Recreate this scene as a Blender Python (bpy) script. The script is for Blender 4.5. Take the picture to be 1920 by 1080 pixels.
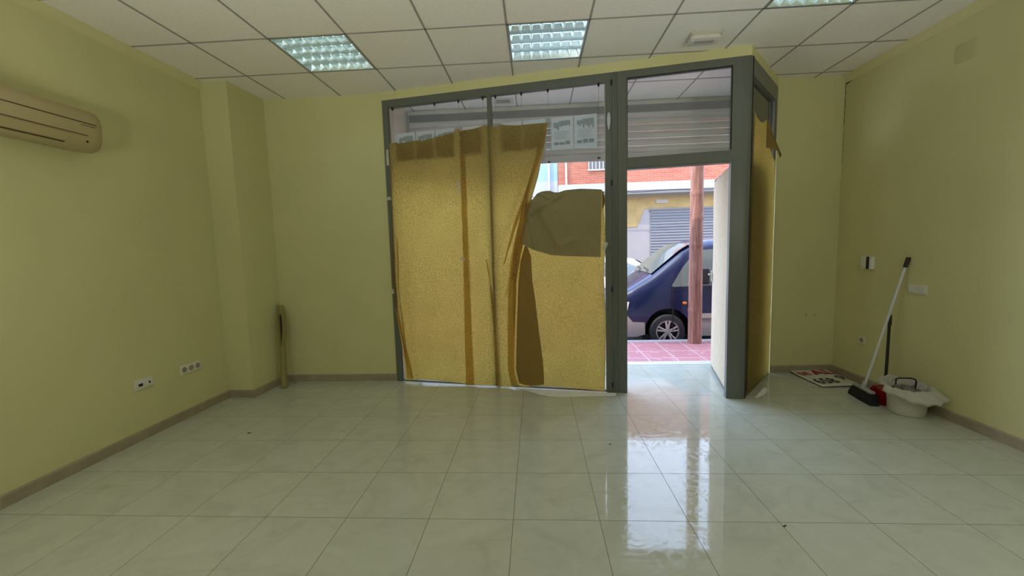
import bpy, bmesh, math, random
from mathutils import Vector, Matrix, noise
sc = bpy.context.scene
for o in list(bpy.data.objects):
    bpy.data.objects.remove(o)
C = sc.collection
PI = math.pi
# ------------------------------------------------------------------ camera, world, sun, exposure
CAM_H = 1.4015
F_PX = 771.03
cd = bpy.data.cameras.new('camera')
cam = bpy.data.objects.new('camera', cd)
C.objects.link(cam)
r_ = Vector((0.99804731, 0.05588437, -0.02790155))
u_ = Vector((0.02240262, 0.09671479, 0.99505998))
f_ = Vector((-0.0583068, 0.99374201, -0.0952739))
cam.matrix_world = Matrix(((r_.x, u_.x, -f_.x, 0), (r_.y, u_.y, -f_.y, 0), (r_.z, u_.z, -f_.z, CAM_H), (0, 0, 0, 1)))
cd.sensor_width = 36
cd.lens = 36 * F_PX / 1920
cd.clip_start = 0.02
cd.clip_end = 300
sc.camera = cam

w = bpy.data.worlds.new('world')
sc.world = w
w.use_nodes = True
nt = w.node_tree
bg = nt.nodes['Background']
tc = nt.nodes.new('ShaderNodeTexCoord')
sp = nt.nodes.new('ShaderNodeSeparateXYZ')
cr = nt.nodes.new('ShaderNodeValToRGB')
nt.links.new(tc.outputs['Generated'], sp.inputs[0])
nt.links.new(sp.outputs['Z'], cr.inputs[0])
nt.links.new(cr.outputs[0], bg.inputs['Color'])
cr.color_ramp.elements[0].color = (0.82, 0.88, 1.0, 1)
cr.color_ramp.elements[0].position = 0.0
cr.color_ramp.elements[1].color = (0.48, 0.64, 1.0, 1)
cr.color_ramp.elements[1].position = 0.75
bg.inputs['Strength'].default_value = 6.2

sd = bpy.data.lights.new('sun', 'SUN')
sun = bpy.data.objects.new('sun', sd)
C.objects.link(sun)
sd.energy = 5.5
sd.angle = math.radians(0.6)
sd.color = (1.0, 0.93, 0.82)
sun.rotation_euler = Vector((0.8, 0.42, -1.35)).to_track_quat('-Z', 'Y').to_euler()
sun.location = (0, 0, 12)

vs = sc.view_settings
vs.view_transform = 'Standard'
vs.look = 'None'
vs.gamma = 1
vs.use_curve_mapping = False
vs.exposure = 0.10
FILL_W = 15.0  # power of the added pendant fill lights
FILL_UP_W = 150.0  # power of the added upward fill lights
FILL_C = (1.0, .98, .90)

# ------------------------------------------------------------------ helpers
def mat(name, col=(.5, .5, .5), rough=.5, metal=0.0, ior=1.45, spec=None):
    m = bpy.data.materials.new(name)
    m.use_nodes = True
    b = m.node_tree.nodes['Principled BSDF']
    b.inputs['Base Color'].default_value = (*col, 1)
    b.inputs['Roughness'].default_value = rough
    b.inputs['Metallic'].default_value = metal
    b.inputs['IOR'].default_value = ior
    if spec is not None:
        b.inputs['Specular IOR Level'].default_value = spec
    return m

def N(m, t, **kw):
    n = m.node_tree.nodes.new(t)
    for k, v in kw.items():
        if k in n.inputs:
            n.inputs[k].default_value = v
        else:
            setattr(n, k, v)
    return n

def LK(m, a, b):
    m.node_tree.links.new(a, b)

def BS(m):
    return m.node_tree.nodes['Principled BSDF']

def coord(m, kind='Object', scale=(1, 1, 1)):
    t = N(m, 'ShaderNodeTexCoord')
    p = N(m, 'ShaderNodeMapping')
    p.inputs['Scale'].default_value = scale
    LK(m, t.outputs[kind], p.inputs['Vector'])
    return p.outputs['Vector']

def ramp(m, src, stops):
    r = N(m, 'ShaderNodeValToRGB')
    e = r.color_ramp.elements
    e[0].position, e[0].color = stops[0][0], (*stops[0][1], 1)
    e[1].position, e[1].color = stops[1][0], (*stops[1][1], 1)
    for s in stops[2:]:
        x = e.new(s[0])
        x.color = (*s[1], 1)
    LK(m, src, r.inputs[0])
    return r.outputs[0]

def mixc(m, fac, a, b, mode='MIX'):
    x = N(m, 'ShaderNodeMix', data_type='RGBA', blend_type=mode)
    for s, v in ((x.inputs[0], fac), (x.inputs[6], a), (x.inputs[7], b)):
        if hasattr(v, 'is_output'):
            LK(m, v, s)
        elif isinstance(v, tuple):
            s.default_value = (*v, 1)
        else:
            s.default_value = v
    return x.outputs[2]

def bump(m, h, strength=.2, dist=.01):
    b = N(m, 'ShaderNodeBump')
    b.inputs['Strength'].default_value = strength
    b.inputs['Distance'].default_value = dist
    LK(m, h, b.inputs['Height'])
    LK(m, b.outputs[0], BS(m).inputs['Normal'])

def noisy(m, scale, amount, base, vec=None, detail=4, bumpy=0):
    """base colour varied a little by noise"""
    n = N(m, 'ShaderNodeTexNoise', Scale=scale, Detail=detail)
    LK(m, vec or coord(m), n.inputs['Vector'])
    a = tuple(max(0, c * (1 - amount)) for c in base)
    b = tuple(min(1, c * (1 + amount)) for c in base)
    LK(m, ramp(m, n.outputs['Fac'], [(.3, a), (.7, b)]), BS(m).inputs['Base Color'])
    if bumpy:
        bump(m, n.outputs['Fac'], bumpy, .004)
    return m

class MB:
    def __init__(s):
        s.bm = bmesh.new()
    def box(s, x0, y0, z0, x1, y1, z1):
        v = [s.bm.verts.new(p) for p in ((x0, y0, z0), (x1, y0, z0), (x1, y1, z0), (x0, y1, z0), (x0, y0, z1), (x1, y0, z1), (x1, y1, z1), (x0, y1, z1))]
        for f in ((3, 2, 1, 0), (4, 5, 6, 7), (0, 1, 5, 4), (1, 2, 6, 5), (2, 3, 7, 6), (3, 0, 4, 7)):
            s.bm.faces.new([v[i] for i in f])
        return s
    def prism(s, poly, z0, z1, ax='z'):
        """poly of 2D points swept between z0 and z1 along an axis"""
        def P(a, b, c):
            return {'z': (a, b, c), 'y': (a, c, b), 'x': (c, a, b)}[ax]
        a = [s.bm.verts.new(P(x, y, z0)) for x, y in poly]
        b = [s.bm.verts.new(P(x, y, z1)) for x, y in poly]
        n = len(poly)
        s.bm.faces.new(a[::-1])
        s.bm.faces.new(b)
        for i in range(n):
            s.bm.faces.new((a[i], a[(i + 1) % n], b[(i + 1) % n], b[i]))
        return s
    def tube(s, pts, r, n=12, caps=True):
        pts = [Vector(p) for p in pts]
        rs = r if isinstance(r, (list, tuple)) else [r] * len(pts)
        rings = []
        for i, p in enumerate(pts):
            t = (pts[min(i + 1, len(pts) - 1)] - pts[max(i - 1, 0)]).normalized()
            a = t.cross(Vector((0, 0, 1)))
            if a.length < .1:
                a = t.cross(Vector((1, 0, 0)))
            a.normalize()
            b = t.cross(a)
            rings.append([s.bm.verts.new(p + rs[i] * (a * math.cos(2 * PI * k / n) + b * math.sin(2 * PI * k / n))) for k in range(n)])
        for A, B in zip(rings, rings[1:]):
            for k in range(n):
                s.bm.faces.new((A[k], A[(k + 1) % n], B[(k + 1) % n], B[k]))
        if caps:
            s.bm.faces.new(rings[0][::-1])
            s.bm.faces.new(rings[-1])
        return s
    def lathe(s, prof, n=32, axis='z', c=(0, 0, 0), caps=True):
        rings = []
        for r, h in prof:
            ring = []
            for k in range(n):
                a = 2 * PI * k / n
                x, y = r * math.cos(a), r * math.sin(a)
                p = {'z': (x, y, h), 'y': (x, h, y), 'x': (h, x, y)}[axis]
                ring.append(s.bm.verts.new((p[0] + c[0], p[1] + c[1], p[2] + c[2])))
            rings.append(ring)
        for A, B in zip(rings, rings[1:]):
            for k in range(n):
                s.bm.faces.new((A[k], A[(k + 1) % n], B[(k + 1) % n], B[k]))
        if caps:
            s.bm.faces.new(rings[0][::-1])
            s.bm.faces.new(rings[-1])
        return s
    def grid(s, fn, nu, nv):
        g = [[s.bm.verts.new(fn(i / nu, j / nv)) for i in range(nu + 1)] for j in range(nv + 1)]
        for j in range(nv):
            for i in range(nu):
                s.bm.faces.new((g[j][i], g[j][i + 1], g[j + 1][i + 1], g[j + 1][i]))
        return s
    def quad(s, *p):
        s.bm.faces.new([s.bm.verts.new(q) for q in p])
        return s
    def bevel(s, w, seg=2):
        bmesh.ops.bevel(s.bm, geom=list(s.bm.edges), offset=w, segments=seg, affect='EDGES', profile=.6, clamp_overlap=True)
        return s
    def xf(s, M):
        s.bm.transform(M)
        return s
    def build(s, name, m, parent=None, smooth=False, world=True):
        bmesh.ops.recalc_face_normals(s.bm, faces=list(s.bm.faces))
        if parent is not None and world:
            s.bm.transform(basis(parent).inverted())
        me = bpy.data.meshes.new(name)
        s.bm.to_mesh(me)
        s.bm.free()
        me.materials.append(m)
        o = bpy.data.objects.new(name, me)
        C.objects.link(o)
        o.parent = parent
        if smooth:
            for p in me.polygons:
                p.use_smooth = True
            if smooth != 'all':
                me.set_sharp_from_angle(angle=math.radians(38))
        return o

def basis(o):
    M = Matrix.LocRotScale(o.location, o.rotation_euler, None)
    return basis(o.parent) @ M if o.parent else M

def tag(o, label, cat, group=None, kind=None):
    o['label'] = label
    o['category'] = cat
    if group:
        o['group'] = group
    if kind:
        o['kind'] = kind
    return o

def thing(name, label, cat, loc=(0, 0, 0), rz=0, group=None, kind=None):
    o = bpy.data.objects.new(name, None)
    o.empty_display_size = .1
    C.objects.link(o)
    o.location = loc
    o.rotation_euler = (0, 0, rz)
    return tag(o, label, cat, group, kind)

def struct(o):
    o['kind'] = 'structure'
    return o

def copy_tree(o, parent=None):
    c = o.copy()
    C.objects.link(c)
    c.parent = parent
    for ch in [x for x in bpy.data.objects if x.parent == o]:
        copy_tree(ch, c)
    return c

# ------------------------------------------------------------------ materials
M = {}
m = M['wall'] = mat('yellow_wall_paint', rough=.75, spec=.25)
noisy(m, 1.3, .035, (.665, .65, .345))
n2 = N(m, 'ShaderNodeTexNoise', Scale=160, Detail=2)
LK(m, coord(m), n2.inputs['Vector'])
bump(m, n2.outputs['Fac'], .12, .004)

m = M['cornice'] = mat('cornice_paint', (.70, .67, .36), .6, spec=.3)
m = M['skirting'] = mat('skirting_tile', rough=.35)
noisy(m, 9, .10, (.36, .31, .215))
m = M['skirting_joint'] = mat('skirting_joint', (.5, .46, .38), .7)

# polished floor tile, 0.445 m grid
TX, TY, TT = -0.1447, 2.0077, 0.4449
m = M['floor'] = mat('polished_floor_tile', rough=.1, ior=1.5)
v = coord(m)
sx = N(m, 'ShaderNodeSeparateXYZ')
LK(m, v, sx.inputs[0])
def mth(m, op, a, b=None, clamp=False):
    n = N(m, 'ShaderNodeMath', operation=op, use_clamp=clamp)
    for i, x in enumerate((a, b)):
        if x is None:
            continue
        if hasattr(x, 'is_output'):
            LK(m, x, n.inputs[i])
        else:
            n.inputs[i].default_value = x
    return n.outputs[0]
def line_mask(m, s, off, period, half):
    t = mth(m, 'DIVIDE', mth(m, 'SUBTRACT', s, off), period)
    fr = mth(m, 'FRACT', mth(m, 'ADD', t, .5))
    d = mth(m, 'ABSOLUTE', mth(m, 'SUBTRACT', fr, .5))
    return mth(m, 'LESS_THAN', d, half / period)
g = mth(m, 'MAXIMUM', line_mask(m, sx.outputs['X'], TX, TT, .0014), line_mask(m, sx.outputs['Y'], TY, TT, .0014))
# per tile tone
ix = mth(m, 'FLOOR', mth(m, 'DIVIDE', mth(m, 'SUBTRACT', sx.outputs['X'], TX), TT))
iy = mth(m, 'FLOOR', mth(m, 'DIVIDE', mth(m, 'SUBTRACT', sx.outputs['Y'], TY), TT))
cx = N(m, 'ShaderNodeCombineXYZ')
LK(m, ix, cx.inputs[0]); LK(m, iy, cx.inputs[1])
wn = N(m, 'ShaderNodeTexWhiteNoise')
LK(m, cx.outputs[0], wn.inputs['Vector'])
vo = N(m, 'ShaderNodeVectorMath', operation='ADD')
vs2 = N(m, 'ShaderNodeVectorMath', operation='SCALE')
vs2.inputs['Scale'].default_value = 7.0
LK(m, wn.outputs['Color'], vs2.inputs[0])
LK(m, v, vo.inputs[0]); LK(m, vs2.outputs[0], vo.inputs[1])
n1 = N(m, 'ShaderNodeTexNoise', Scale=3.2, Detail=8, Roughness=.65, Distortion=1.6)
LK(m, vo.outputs[0], n1.inputs['Vector'])
base = ramp(m, n1.outputs['Fac'], [(.25, (.45, .475, .39)), (.75, (.565, .60, .51)), (.5, (.52, .55, .455))])
n3 = N(m, 'ShaderNodeTexNoise', Scale=1.7, Detail=9, Roughness=.75, Distortion=.8)
LK(m, coord(m, scale=(1, 2.2, 1)), n3.inputs['Vector'])
dirt = ramp(m, n3.outputs['Fac'], [(.56, (0, 0, 0)), (.78, (1, 1, 1))])
base = mixc(m, mth(m, 'MULTIPLY', dirt, .38), base, (.27, .255, .17))
n4 = N(m, 'ShaderNodeTexNoise', Scale=11, Detail=5, Roughness=.6, Distortion=2.5)
LK(m, coord(m), n4.inputs['Vector'])
sm = ramp(m, n4.outputs['Fac'], [(.62, (0, 0, 0)), (.72, (1, 1, 1))])
base = mixc(m, mth(m, 'MULTIPLY', sm, .10), base, (.22, .21, .16))
base = mixc(m, g, base, (.10, .095, .07))
LK(m, base, BS(m).inputs['Base Color'])
n5 = N(m, 'ShaderNodeTexNoise', Scale=7, Detail=6, Roughness=.65, Distortion=4.5)
LK(m, coord(m), n5.inputs['Vector'])
ro = ramp(m, n5.outputs['Fac'], [(.47, (.04,) * 3), (.62, (.17,) * 3)])
ro = mixc(m, g, ro, (.6, .6, .6))
LK(m, ro, BS(m).inputs['Roughness'])
bump(m, mth(m, 'SUBTRACT', 1.0, g), .25, .001)

m = M['ceiling'] = mat('ceiling_tile', rough=.85, spec=.2)
noisy(m, 55, .035, (.87, .85, .80))
M['tbar'] = mat('ceiling_grid_bar', (.33, .325, .30), .5)
M['white_paint'] = mat('cream_exterior_paint', (.72, .66, .52), .7)
m = M['alu'] = mat('grey_green_aluminium', rough=.34, spec=.5)
noisy(m, 40, .05, (.135, .150, .130), coord(m, scale=(1, 1, .05)))
M['alu_light'] = mat('bare_aluminium', (.5, .52, .52), .3, .7)
M['black'] = mat('black_plastic', (.012, .012, .013), .4)
M['dark_gasket'] = mat('black_gasket', (.02, .022, .022), .6)

def glass_mat(name, tint=(.97, .985, .98), gloss=1.0, haze=0.0):
    m = bpy.data.materials.new(name)
    m.use_nodes = True
    nt = m.node_tree
    nt.nodes.clear()
    out = nt.nodes.new('ShaderNodeOutputMaterial')
    tr = nt.nodes.new('ShaderNodeBsdfTransparent'); tr.inputs[0].default_value = (*tint, 1)
    gl = nt.nodes.new('ShaderNodeBsdfGlossy'); gl.inputs['Roughness'].default_value = .01
    fr = nt.nodes.new('ShaderNodeFresnel'); fr.inputs[0].default_value = 1.5
    mx = nt.nodes.new('ShaderNodeMixShader')
    nt.links.new(fr.outputs[0], mx.inputs[0]); nt.links.new(tr.outputs[0], mx.inputs[1]); nt.links.new(gl.outputs[0], mx.inputs[2])
    last = mx
    if haze:
        df = nt.nodes.new('ShaderNodeBsdfDiffuse'); df.inputs[0].default_value = (.8, .8, .78, 1)
        m2 = nt.nodes.new('ShaderNodeMixShader'); m2.inputs[0].default_value = haze
        nt.links.new(mx.outputs[0], m2.inputs[1]); nt.links.new(df.outputs[0], m2.inputs[2])
        last = m2
    nt.links.new(last.outputs[0], out.inputs[0])
    return m
M['glass'] = glass_mat('window_glass', haze=.03)

def paper_mat(name, col, trans, mixf, speck=.28, scale=70):
    m = bpy.data.materials.new(name)
    m.use_nodes = True
    nt = m.node_tree
    nt.nodes.clear()
    out = nt.nodes.new('ShaderNodeOutputMaterial')
    df = nt.nodes.new('ShaderNodeBsdfDiffuse')
    tl = nt.nodes.new('ShaderNodeBsdfTranslucent')
    mx = nt.nodes.new('ShaderNodeMixShader'); mx.inputs[0].default_value = mixf
    v = coord(m)
    a = N(m, 'ShaderNodeTexNoise', Scale=scale, Detail=5, Roughness=.75); LK(m, v, a.inputs['Vector'])
    b = N(m, 'ShaderNodeTexNoise', Scale=4, Detail=3); LK(m, v, b.inputs['Vector'])
    c1 = ramp(m, a.outputs['Fac'], [(.36, tuple(x * (1 - speck) for x in trans)), (.66, tuple(min(1, x * (1 + speck)) for x in trans))])
    c2 = ramp(m, b.outputs['Fac'], [(.3, (.86,) * 3), (.7, (1.0,) * 3)])
    LK(m, mixc(m, 1.0, c1, c2, 'MULTIPLY'), tl.inputs[0])
    c3 = ramp(m, a.outputs['Fac'], [(.3, tuple(x * .93 for x in col)), (.7, tuple(x * 1.07 for x in col))])
    LK(m, c3, df.inputs[0])
    LK(m, df.outputs[0], mx.inputs[1]); LK(m, tl.outputs[0], mx.inputs[2]); LK(m, mx.outputs[0], out.inputs[0])
    return m
M['kraft'] = paper_mat('kraft_paper', (.36, .31, .17), (1.0, .54, .115), .70, .46, 85)
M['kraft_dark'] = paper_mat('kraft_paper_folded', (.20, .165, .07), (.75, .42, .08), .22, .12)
M['kraft_flap'] = paper_mat('kraft_paper_double', (.29, .265, .15), (.60, .40, .10), .12, .08)
M['pale_paper'] = paper_mat('pale_door_paper', (.78, .68, .51), (.7, .6, .45), .2, .1, 30)  # even pale cream paper, slightly translucent
M['poster'] = paper_mat('white_poster_paper', (.76, .80, .90), (.72, .83, .88), .32, .02)
M['print'] = paper_mat('pale_print', (.42, .52, .56), (.45, .62, .68), .40, .12, 60)
M['film_and_leak'] = paper_mat('white_film_and_leak', (.9, .92, .92), (.9, .95, .97), .2, .04, 12)  # real film scrap, and the daylight leak laid as a sheet
M['tape'] = paper_mat('masking_tape', (.72, .70, .58), (.75, .72, .6), .35, .05)
M['plate'] = mat('white_socket_plastic', (.74, .75, .66), .35)
M['plate_dark'] = mat('socket_recess', (.30, .30, .25), .5)
M['painted_plate'] = mat('painted_over_plate', (.58, .56, .28), .6)
M['ac'] = mat('aged_cream_plastic', (.44, .375, .19), .4)
M['ac_dark'] = mat('shadow_gap_plastic', (.10, .075, .03), .6)
M['mirror'] = mat('mirror_aluminium', (.80, .93, .97), .26, 1.0)
M['housing'] = mat('luminaire_housing', (.85, .88, .9), .4)
m = M['tubelight'] = mat('fluorescent_tube', (.9, .95, .97), .2)
BS(m).inputs['Emission Color'].default_value = (.6, .88, 1, 1)
BS(m).inputs['Emission Strength'].default_value = 3.5
M['white_plastic'] = mat('white_plastic', (.68, .68, .63), .35)
M['diffuser'] = mat('grey_diffuser', (.42, .42, .38), .3)

# ------------------------------------------------------------------ room shell
ZC = 3.023
XL, XR = -3.085, 3.135
YB = 4.315          # left part of the front wall
YE = 4.475          # right part of the front wall
Y0 = -4.0
A0 = Vector((-1.52, 4.285)); B0 = Vector((1.83, 3.68))
SD = (B0 - A0).normalized()
SA = math.atan2(SD.y, SD.x)
SL = (B0 - A0).length
D0 = Vector((2.465, 4.44))
def SF(u, v=0.0):
    """storefront plane point: u along, v outward"""
    p = A0 + SD * u + Vector((-SD.y, SD.x)) * v
    return (p.x, p.y)

fl = MB()
fl.box(XL - .1, Y0, -.1, XR + .1, 4.0, 0)
fl.prism([(XL - .1, 4.0), (XR + .1, 4.0), (XR + .1, 4.6), (2.55, 4.6), (2.55, 4.92), (-1.55, 4.92), (-1.55, 4.6), (XL - .1, 4.6)], -.1, 0)
struct(fl.build('floor', M['floor']))
st = struct(MB().box(-1.54, 4.79, -.24, 2.53, 4.93, .003).build('trim_1', mat('threshold_stone', (.62, .6, .58), .3)))

CX, CY, CT = -0.1707, 3.1441, 0.6
LUM = [(-3, 0), (0, 0), (3, -1)]
LIT = []
cells = set(LUM + LIT)
cb = MB()
for i in range(-6, 7):
    for j in range(-13, 4):
        if (i, j) in cells:
            continue
        x0, x1 = CX + i * CT, CX + (i + 1) * CT
        y0, y1 = CY + j * CT, CY + (j + 1) * CT
        x0, x1 = max(x0, XL - .1), min(x1, XR + .1)
        y1 = min(y1, 4.95)
        if x1 <= x0 or y1 <= y0:
            continue
        cb.quad((x0, y0, ZC), (x0, y1, ZC), (x1, y1, ZC), (x1, y0, ZC))
ceil = struct(cb.build('ceiling', M['ceiling']))
gb = MB()
for i in range(-5, 7):
    x = CX + i * CT
    if XL < x < XR:
        gb.box(x - .0065, Y0, ZC - .004, x + .0065, 4.9, ZC + .001)
for j in range(-12, 3):
    y = CY + j * CT
    gb.box(XL, y - .0065, ZC - .004, XR, y + .0065, ZC + .001)
gb.build('ceiling_grid', M['tbar'], ceil)
struct(MB().box(XL - .3, Y0 - .3, 3.3, XR + .3, 5.15, 3.4).build('roof', M['white_paint']))

def wallpoly(name, poly, z0=0.0, z1=3.3, m=None):
    return struct(MB().prism(poly, z0, z1).build(name, m or M['wall']))
wl = wallpoly('wall_left', [(XL, Y0), (XL, YB + .2), (XL - .2, YB + .2), (XL - .2, Y0)])
wallpoly('wall_corner', [(XL, 3.825), (-2.825, 3.825), (-2.80, YB + .01), (XL, YB + .01)], 0, ZC)
wallpoly('wall_front_left', [(XL, YB), (-1.545, YB - .005), (-1.532, 4.287), (-1.50, 4.5), (-1.50, 4.92), (-1.7, 4.92), (XL, YB + .25)])
wr = wallpoly('wall_right', [(XR, Y0), (XR + .2, Y0), (XR + .2, YE + .3), (XR, YE + .3)])
wfr = wallpoly('wall_front_right', [(2.478, 4.452), (XR + .01, YE), (XR + .01, YE + .4), (2.52, 4.92), (2.52, 4.47)])
wallpoly('wall_back', [(XL - .2, Y0), (XR + .2, Y0), (XR + .2, Y0 - .2), (XL - .2, Y0 - .2)])
# plaster band over the shopfront frames
a, b = SF(-.02, 0.0), SF(SL, 0.0)
c_, d_ = SF(SL - .06, .07), SF(-.02, .07)
wallpoly('wall_lintel', [a, b, (D0.x + .02, D0.y + .02), (D0.x - .04, D0.y + .08), c_, d_], 2.943, ZC + .27)

# cornice (small cove) along the walls
def cove(path, name, inward):
    """path of xy points; inward is the side of the room for every segment"""
    mb = MB()
    prof = [(0, -.072), (.006, -.070), (.010, -.045), (.022, -.020), (.036, -.008), (.036, 0), (0, 0)]
    for (p, q), nrm in zip(zip(path, path[1:]), inward):
        p, q, nrm = Vector(p), Vector(q), Vector(nrm).normalized()
        rings = []
        for e in (p, q):
            rings.append([mb.bm.verts.new((e.x + nrm.x * a, e.y + nrm.y * a, ZC + h)) for a, h in prof])
        for k in range(len(prof)):
            kk = (k + 1) % len(prof)
            mb.bm.faces.new((rings[0][k], rings[0][kk], rings[1][kk], rings[1][k]))
        mb.bm.faces.new(rings[0]); mb.bm.faces.new(rings[1][::-1])
    return struct(mb.build(name, M['cornice'], smooth=True))
cove([(XL, Y0), (XL, 3.825)], 'trim_2', [(1, 0)])
cove([(XR, Y0), (XR, YE)], 'trim_3', [(-1, 0)])

# skirting tiles
def skirting(name, p, q, nrm, joints):
    p, q, nrm = Vector(p), Vector(q), Vector(nrm).normalized()
    d = (q - p)
    L = d.length
    d.normalize()
    ang = math.atan2(d.y, d.x)
    side = 1 if (-d.y * nrm.x + d.x * nrm.y) > 0 else -1
    Mx = Matrix.Translation((p.x, p.y, 0)) @ Matrix.Rotation(ang, 4, 'Z')
    mb = MB()
    pr = [(0, 0), (side * .011, 0), (side * .011, .066), (side * .008, .073), (side * .003, .077), (0, .077)]
    mb.prism(pr, 0, L, 'x').xf(Mx)
    o = struct(mb.build(name, M['skirting']))
    jb = MB()
    for t in joints:
        if 0 < t < L:
            jb.box(t - .0012, min(0, side * .0118), .001, t + .0012, max(0, side * .0118), .070)
    if joints:
        jb.xf(Mx).build('tile_joint', M['skirting_joint'], o)
    return o
skirting('baseboard_left', (XL, Y0), (XL, 3.825), (1, 0), [7.83 - .33 * k * 1.35 for k in range(0, 14)])
skirting('baseboard_pillar_front', (XL, 3.825), (-2.825, 3.825), (0, -1), [])
skirting('baseboard_pillar_side', (-2.825, 3.815), (-2.80, YB), (1, 0), [.003])
skirting('baseboard_front_left', (-2.80, YB), (-1.54, YB - .005), (0, -1), [.33, .775, 1.2])
skirting('baseboard_front_right', (2.49, 4.453), (XR, YE), (0, -1), [.3])
skirting('baseboard_right', (XR, Y0), (XR, YE), (-1, 0), [6.3, 6.75, 7.2, 7.65])

# crack and old filled box outline on the right wall
random.seed(3)
mb = MB()
z = 2.95
yy = 4.462
while z > 2.2:
    dz = random.uniform(.02, .06)
    if z > 2.72 or random.random() > .35:
        w_ = .0035 if z > 2.6 else .002
        y2 = 4.462 + random.uniform(-.006, .006)
        mb.quad((XR - .001, yy - w_, z), (XR - .001, yy + w_, z), (XR - .001, y2 + w_, z - dz), (XR - .001, y2 - w_, z - dz))
        yy = y2
    z -= dz * 1.15
mb.quad((XR - .001, 4.46, 2.95), (XR - .001, 4.455, 2.935), (XR - .001, 4.30, 2.965), (XR - .001, 4.30, 2.968))
mb.build('plaster_crack', M['black'], wr)
mb = MB()
for x, z in ((2.84, .62), (2.925, .62)):
    mb.lathe([(.006, 0), (.006, .002)], 8, 'y', (x, 4.47 - .012, z))
mb.build('screw_hole', M['ac_dark'], wfr)

# ------------------------------------------------------------------ storefront
def local(root, mb, name, m, smooth=False, parent=None):
    return mb.build(name, m, parent or root, smooth, world=False)
def sframe(name, label):
    o = thing(name, label, 'window', (A0.x, A0.y, 0), SA, kind='structure')
    return o
FD = .065
w1 = sframe('window_1', 'large floor to ceiling shop window with grey frame, partly covered by kraft paper')
mb = MB()
mb.box(-.012, 0, .0, .050, FD, 2.943)            # left stile
mb.box(.050, 0, 2.872, 2.215, FD, 2.943)         # top rail
mb.box(.050, .03, 0, 2.215, FD, .008)              # bottom rail
mb.box(2.215, 0, 0, 2.266, FD, 2.943)            # right stile
local(w1, mb, 'frame', M['alu'])
local(w1, MB().box(1.104, .002, .02, 1.141, FD - .005, 2.872), 'mullion', M['alu'])
gp = MB(); gp.box(.050, .040, .008, 1.104, .046, 2.872)
local(w1, gp, 'glass_pane', M['glass'])
gp = MB(); gp.box(1.141, .040, .008, 2.215, .046, 2.872)
local(w1, gp, 'glass_pane', M['glass'])
mb = MB()
mb.box(.050, .022, .02, .058, .036, 2.87)
mb.box(2.207, .022, .02, 2.215, .036, 2.87)
local(w1, mb, 'gasket', M['alu_light'])
for z in (2.86, 1.98, 1.0, .08):
    local(w1, MB().box(2.262, -.008, z - .03, 2.275, .0, z + .02).bevel(.003), 'glazing_clip', M['black'])

p1 = struct(thing('trim_4', 'grooved grey aluminium post between shop window and open doorway', 'post', (A0.x, A0.y, 0), SA))
mb = MB()
mb.box(2.266, .006, 0, 2.405, FD, 2.943)
for x0, x1 in ((2.279, 2.297), (2.300, 2.318), (2.322, 2.403)):
    mb.box(x0, 0, 0, x1, .008, 2.943)
local(p1, mb, 'post', M['alu'])

w2 = sframe('window_2', 'clear transom window over the open doorway in grey frame')
mb = MB()
mb.box(2.405, 0, 2.881, 3.262, FD, 2.943)
mb.box(2.405, 0, 2.084, 3.262, FD, 2.188)
local(w2, mb, 'frame', M['alu'])
mb = MB()
mb.prism([(2.405, 2.100), (3.262, 2.100), (3.300, 2.100), (3.335, 2.136), (3.300, 2.176), (3.262, 2.176), (2.405, 2.176)], -.004, .002, 'y')
local(w2, mb, 'cover_strip', M['alu'])
local(w2, MB().box(2.405, .04, 2.188, 3.262, .046, 2.881), 'glass_pane', M['glass'])
local(w2, MB().box(2.405, .012, 2.876, 3.262, .02, 2.884).box(2.405, .012, 2.188, 2.410, .02, 2.884).box(3.256, .012, 2.188, 3.262, .02, 2.884), 'gasket', M['dark_gasket'])

# corner post, rounded towards the room
SD2 = (D0 - B0).normalized()
SA2 = math.atan2(SD2.y, SD2.x)
p2 = struct(thing('trim_5', 'rounded grey corner post right of the doorway', 'post', (B0.x, B0.y, 0)))
def V2(p): return Vector((p[0], p[1]))
a = V2(SF(3.262)); b = V2(SF(3.262, FD))
n1v = Vector((-SD.y, SD.x)); n2v = Vector((-SD2.y, SD2.x))
cc = V2(SF(SL - .03)); e1 = B0 + SD2 * .045; e2 = e1 + n2v * .06
pts = [a]
P0, P1, P2 = cc - SD * .02, B0 + SD * .012, B0 + SD2 * .045
for k in range(9):
    t = k / 8
    pts.append(P0 * (1 - t) ** 2 + P1 * 2 * t * (1 - t) + P2 * t * t)
pts += [e2, V2(SF(SL - .09, FD)), b]
mb = MB()
mb.prism([(p.x, p.y) for p in pts], 0, 2.943)
mb.build('post', M['alu'], p2, smooth=True)
# groove of the corner post
gq = B0 + SD2 * .030
mb = MB()
mb.prism([(gq.x + .002, gq.y - .0045), (gq.x + .014, gq.y + .006), (gq.x + .006, gq.y + .012), (gq.x - .006, gq.y + .002)], .0, 2.943)
mb.build('groove', M['dark_gasket'], p2)

w3 = thing('window_3', 'narrow angled side window with grey frame covered by kraft paper', 'window', (B0.x, B0.y, 0), SA2, kind='structure')
L3 = (D0 - B0).length
mb = MB()
mb.box(.045, 0, 0, .075, .06, 2.943)
mb.box(L3 - .045, 0, 0, L3 + .01, .06, 2.943)
mb.box(.075, 0, 2.80, L3 - .045, .06, 2.943)
mb.box(.075, 0, 0, L3 - .045, .06, .04)
local(w3, mb, 'frame', M['alu'])
local(w3, MB().box(L3 - .053, .008, .04, L3 - .045, .03, 2.8), 'gasket', M['alu_light'])
local(w3, MB().box(.075, .035, .04, L3 - .045, .041, 2.80), 'glass_pane', M['glass'])

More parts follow.
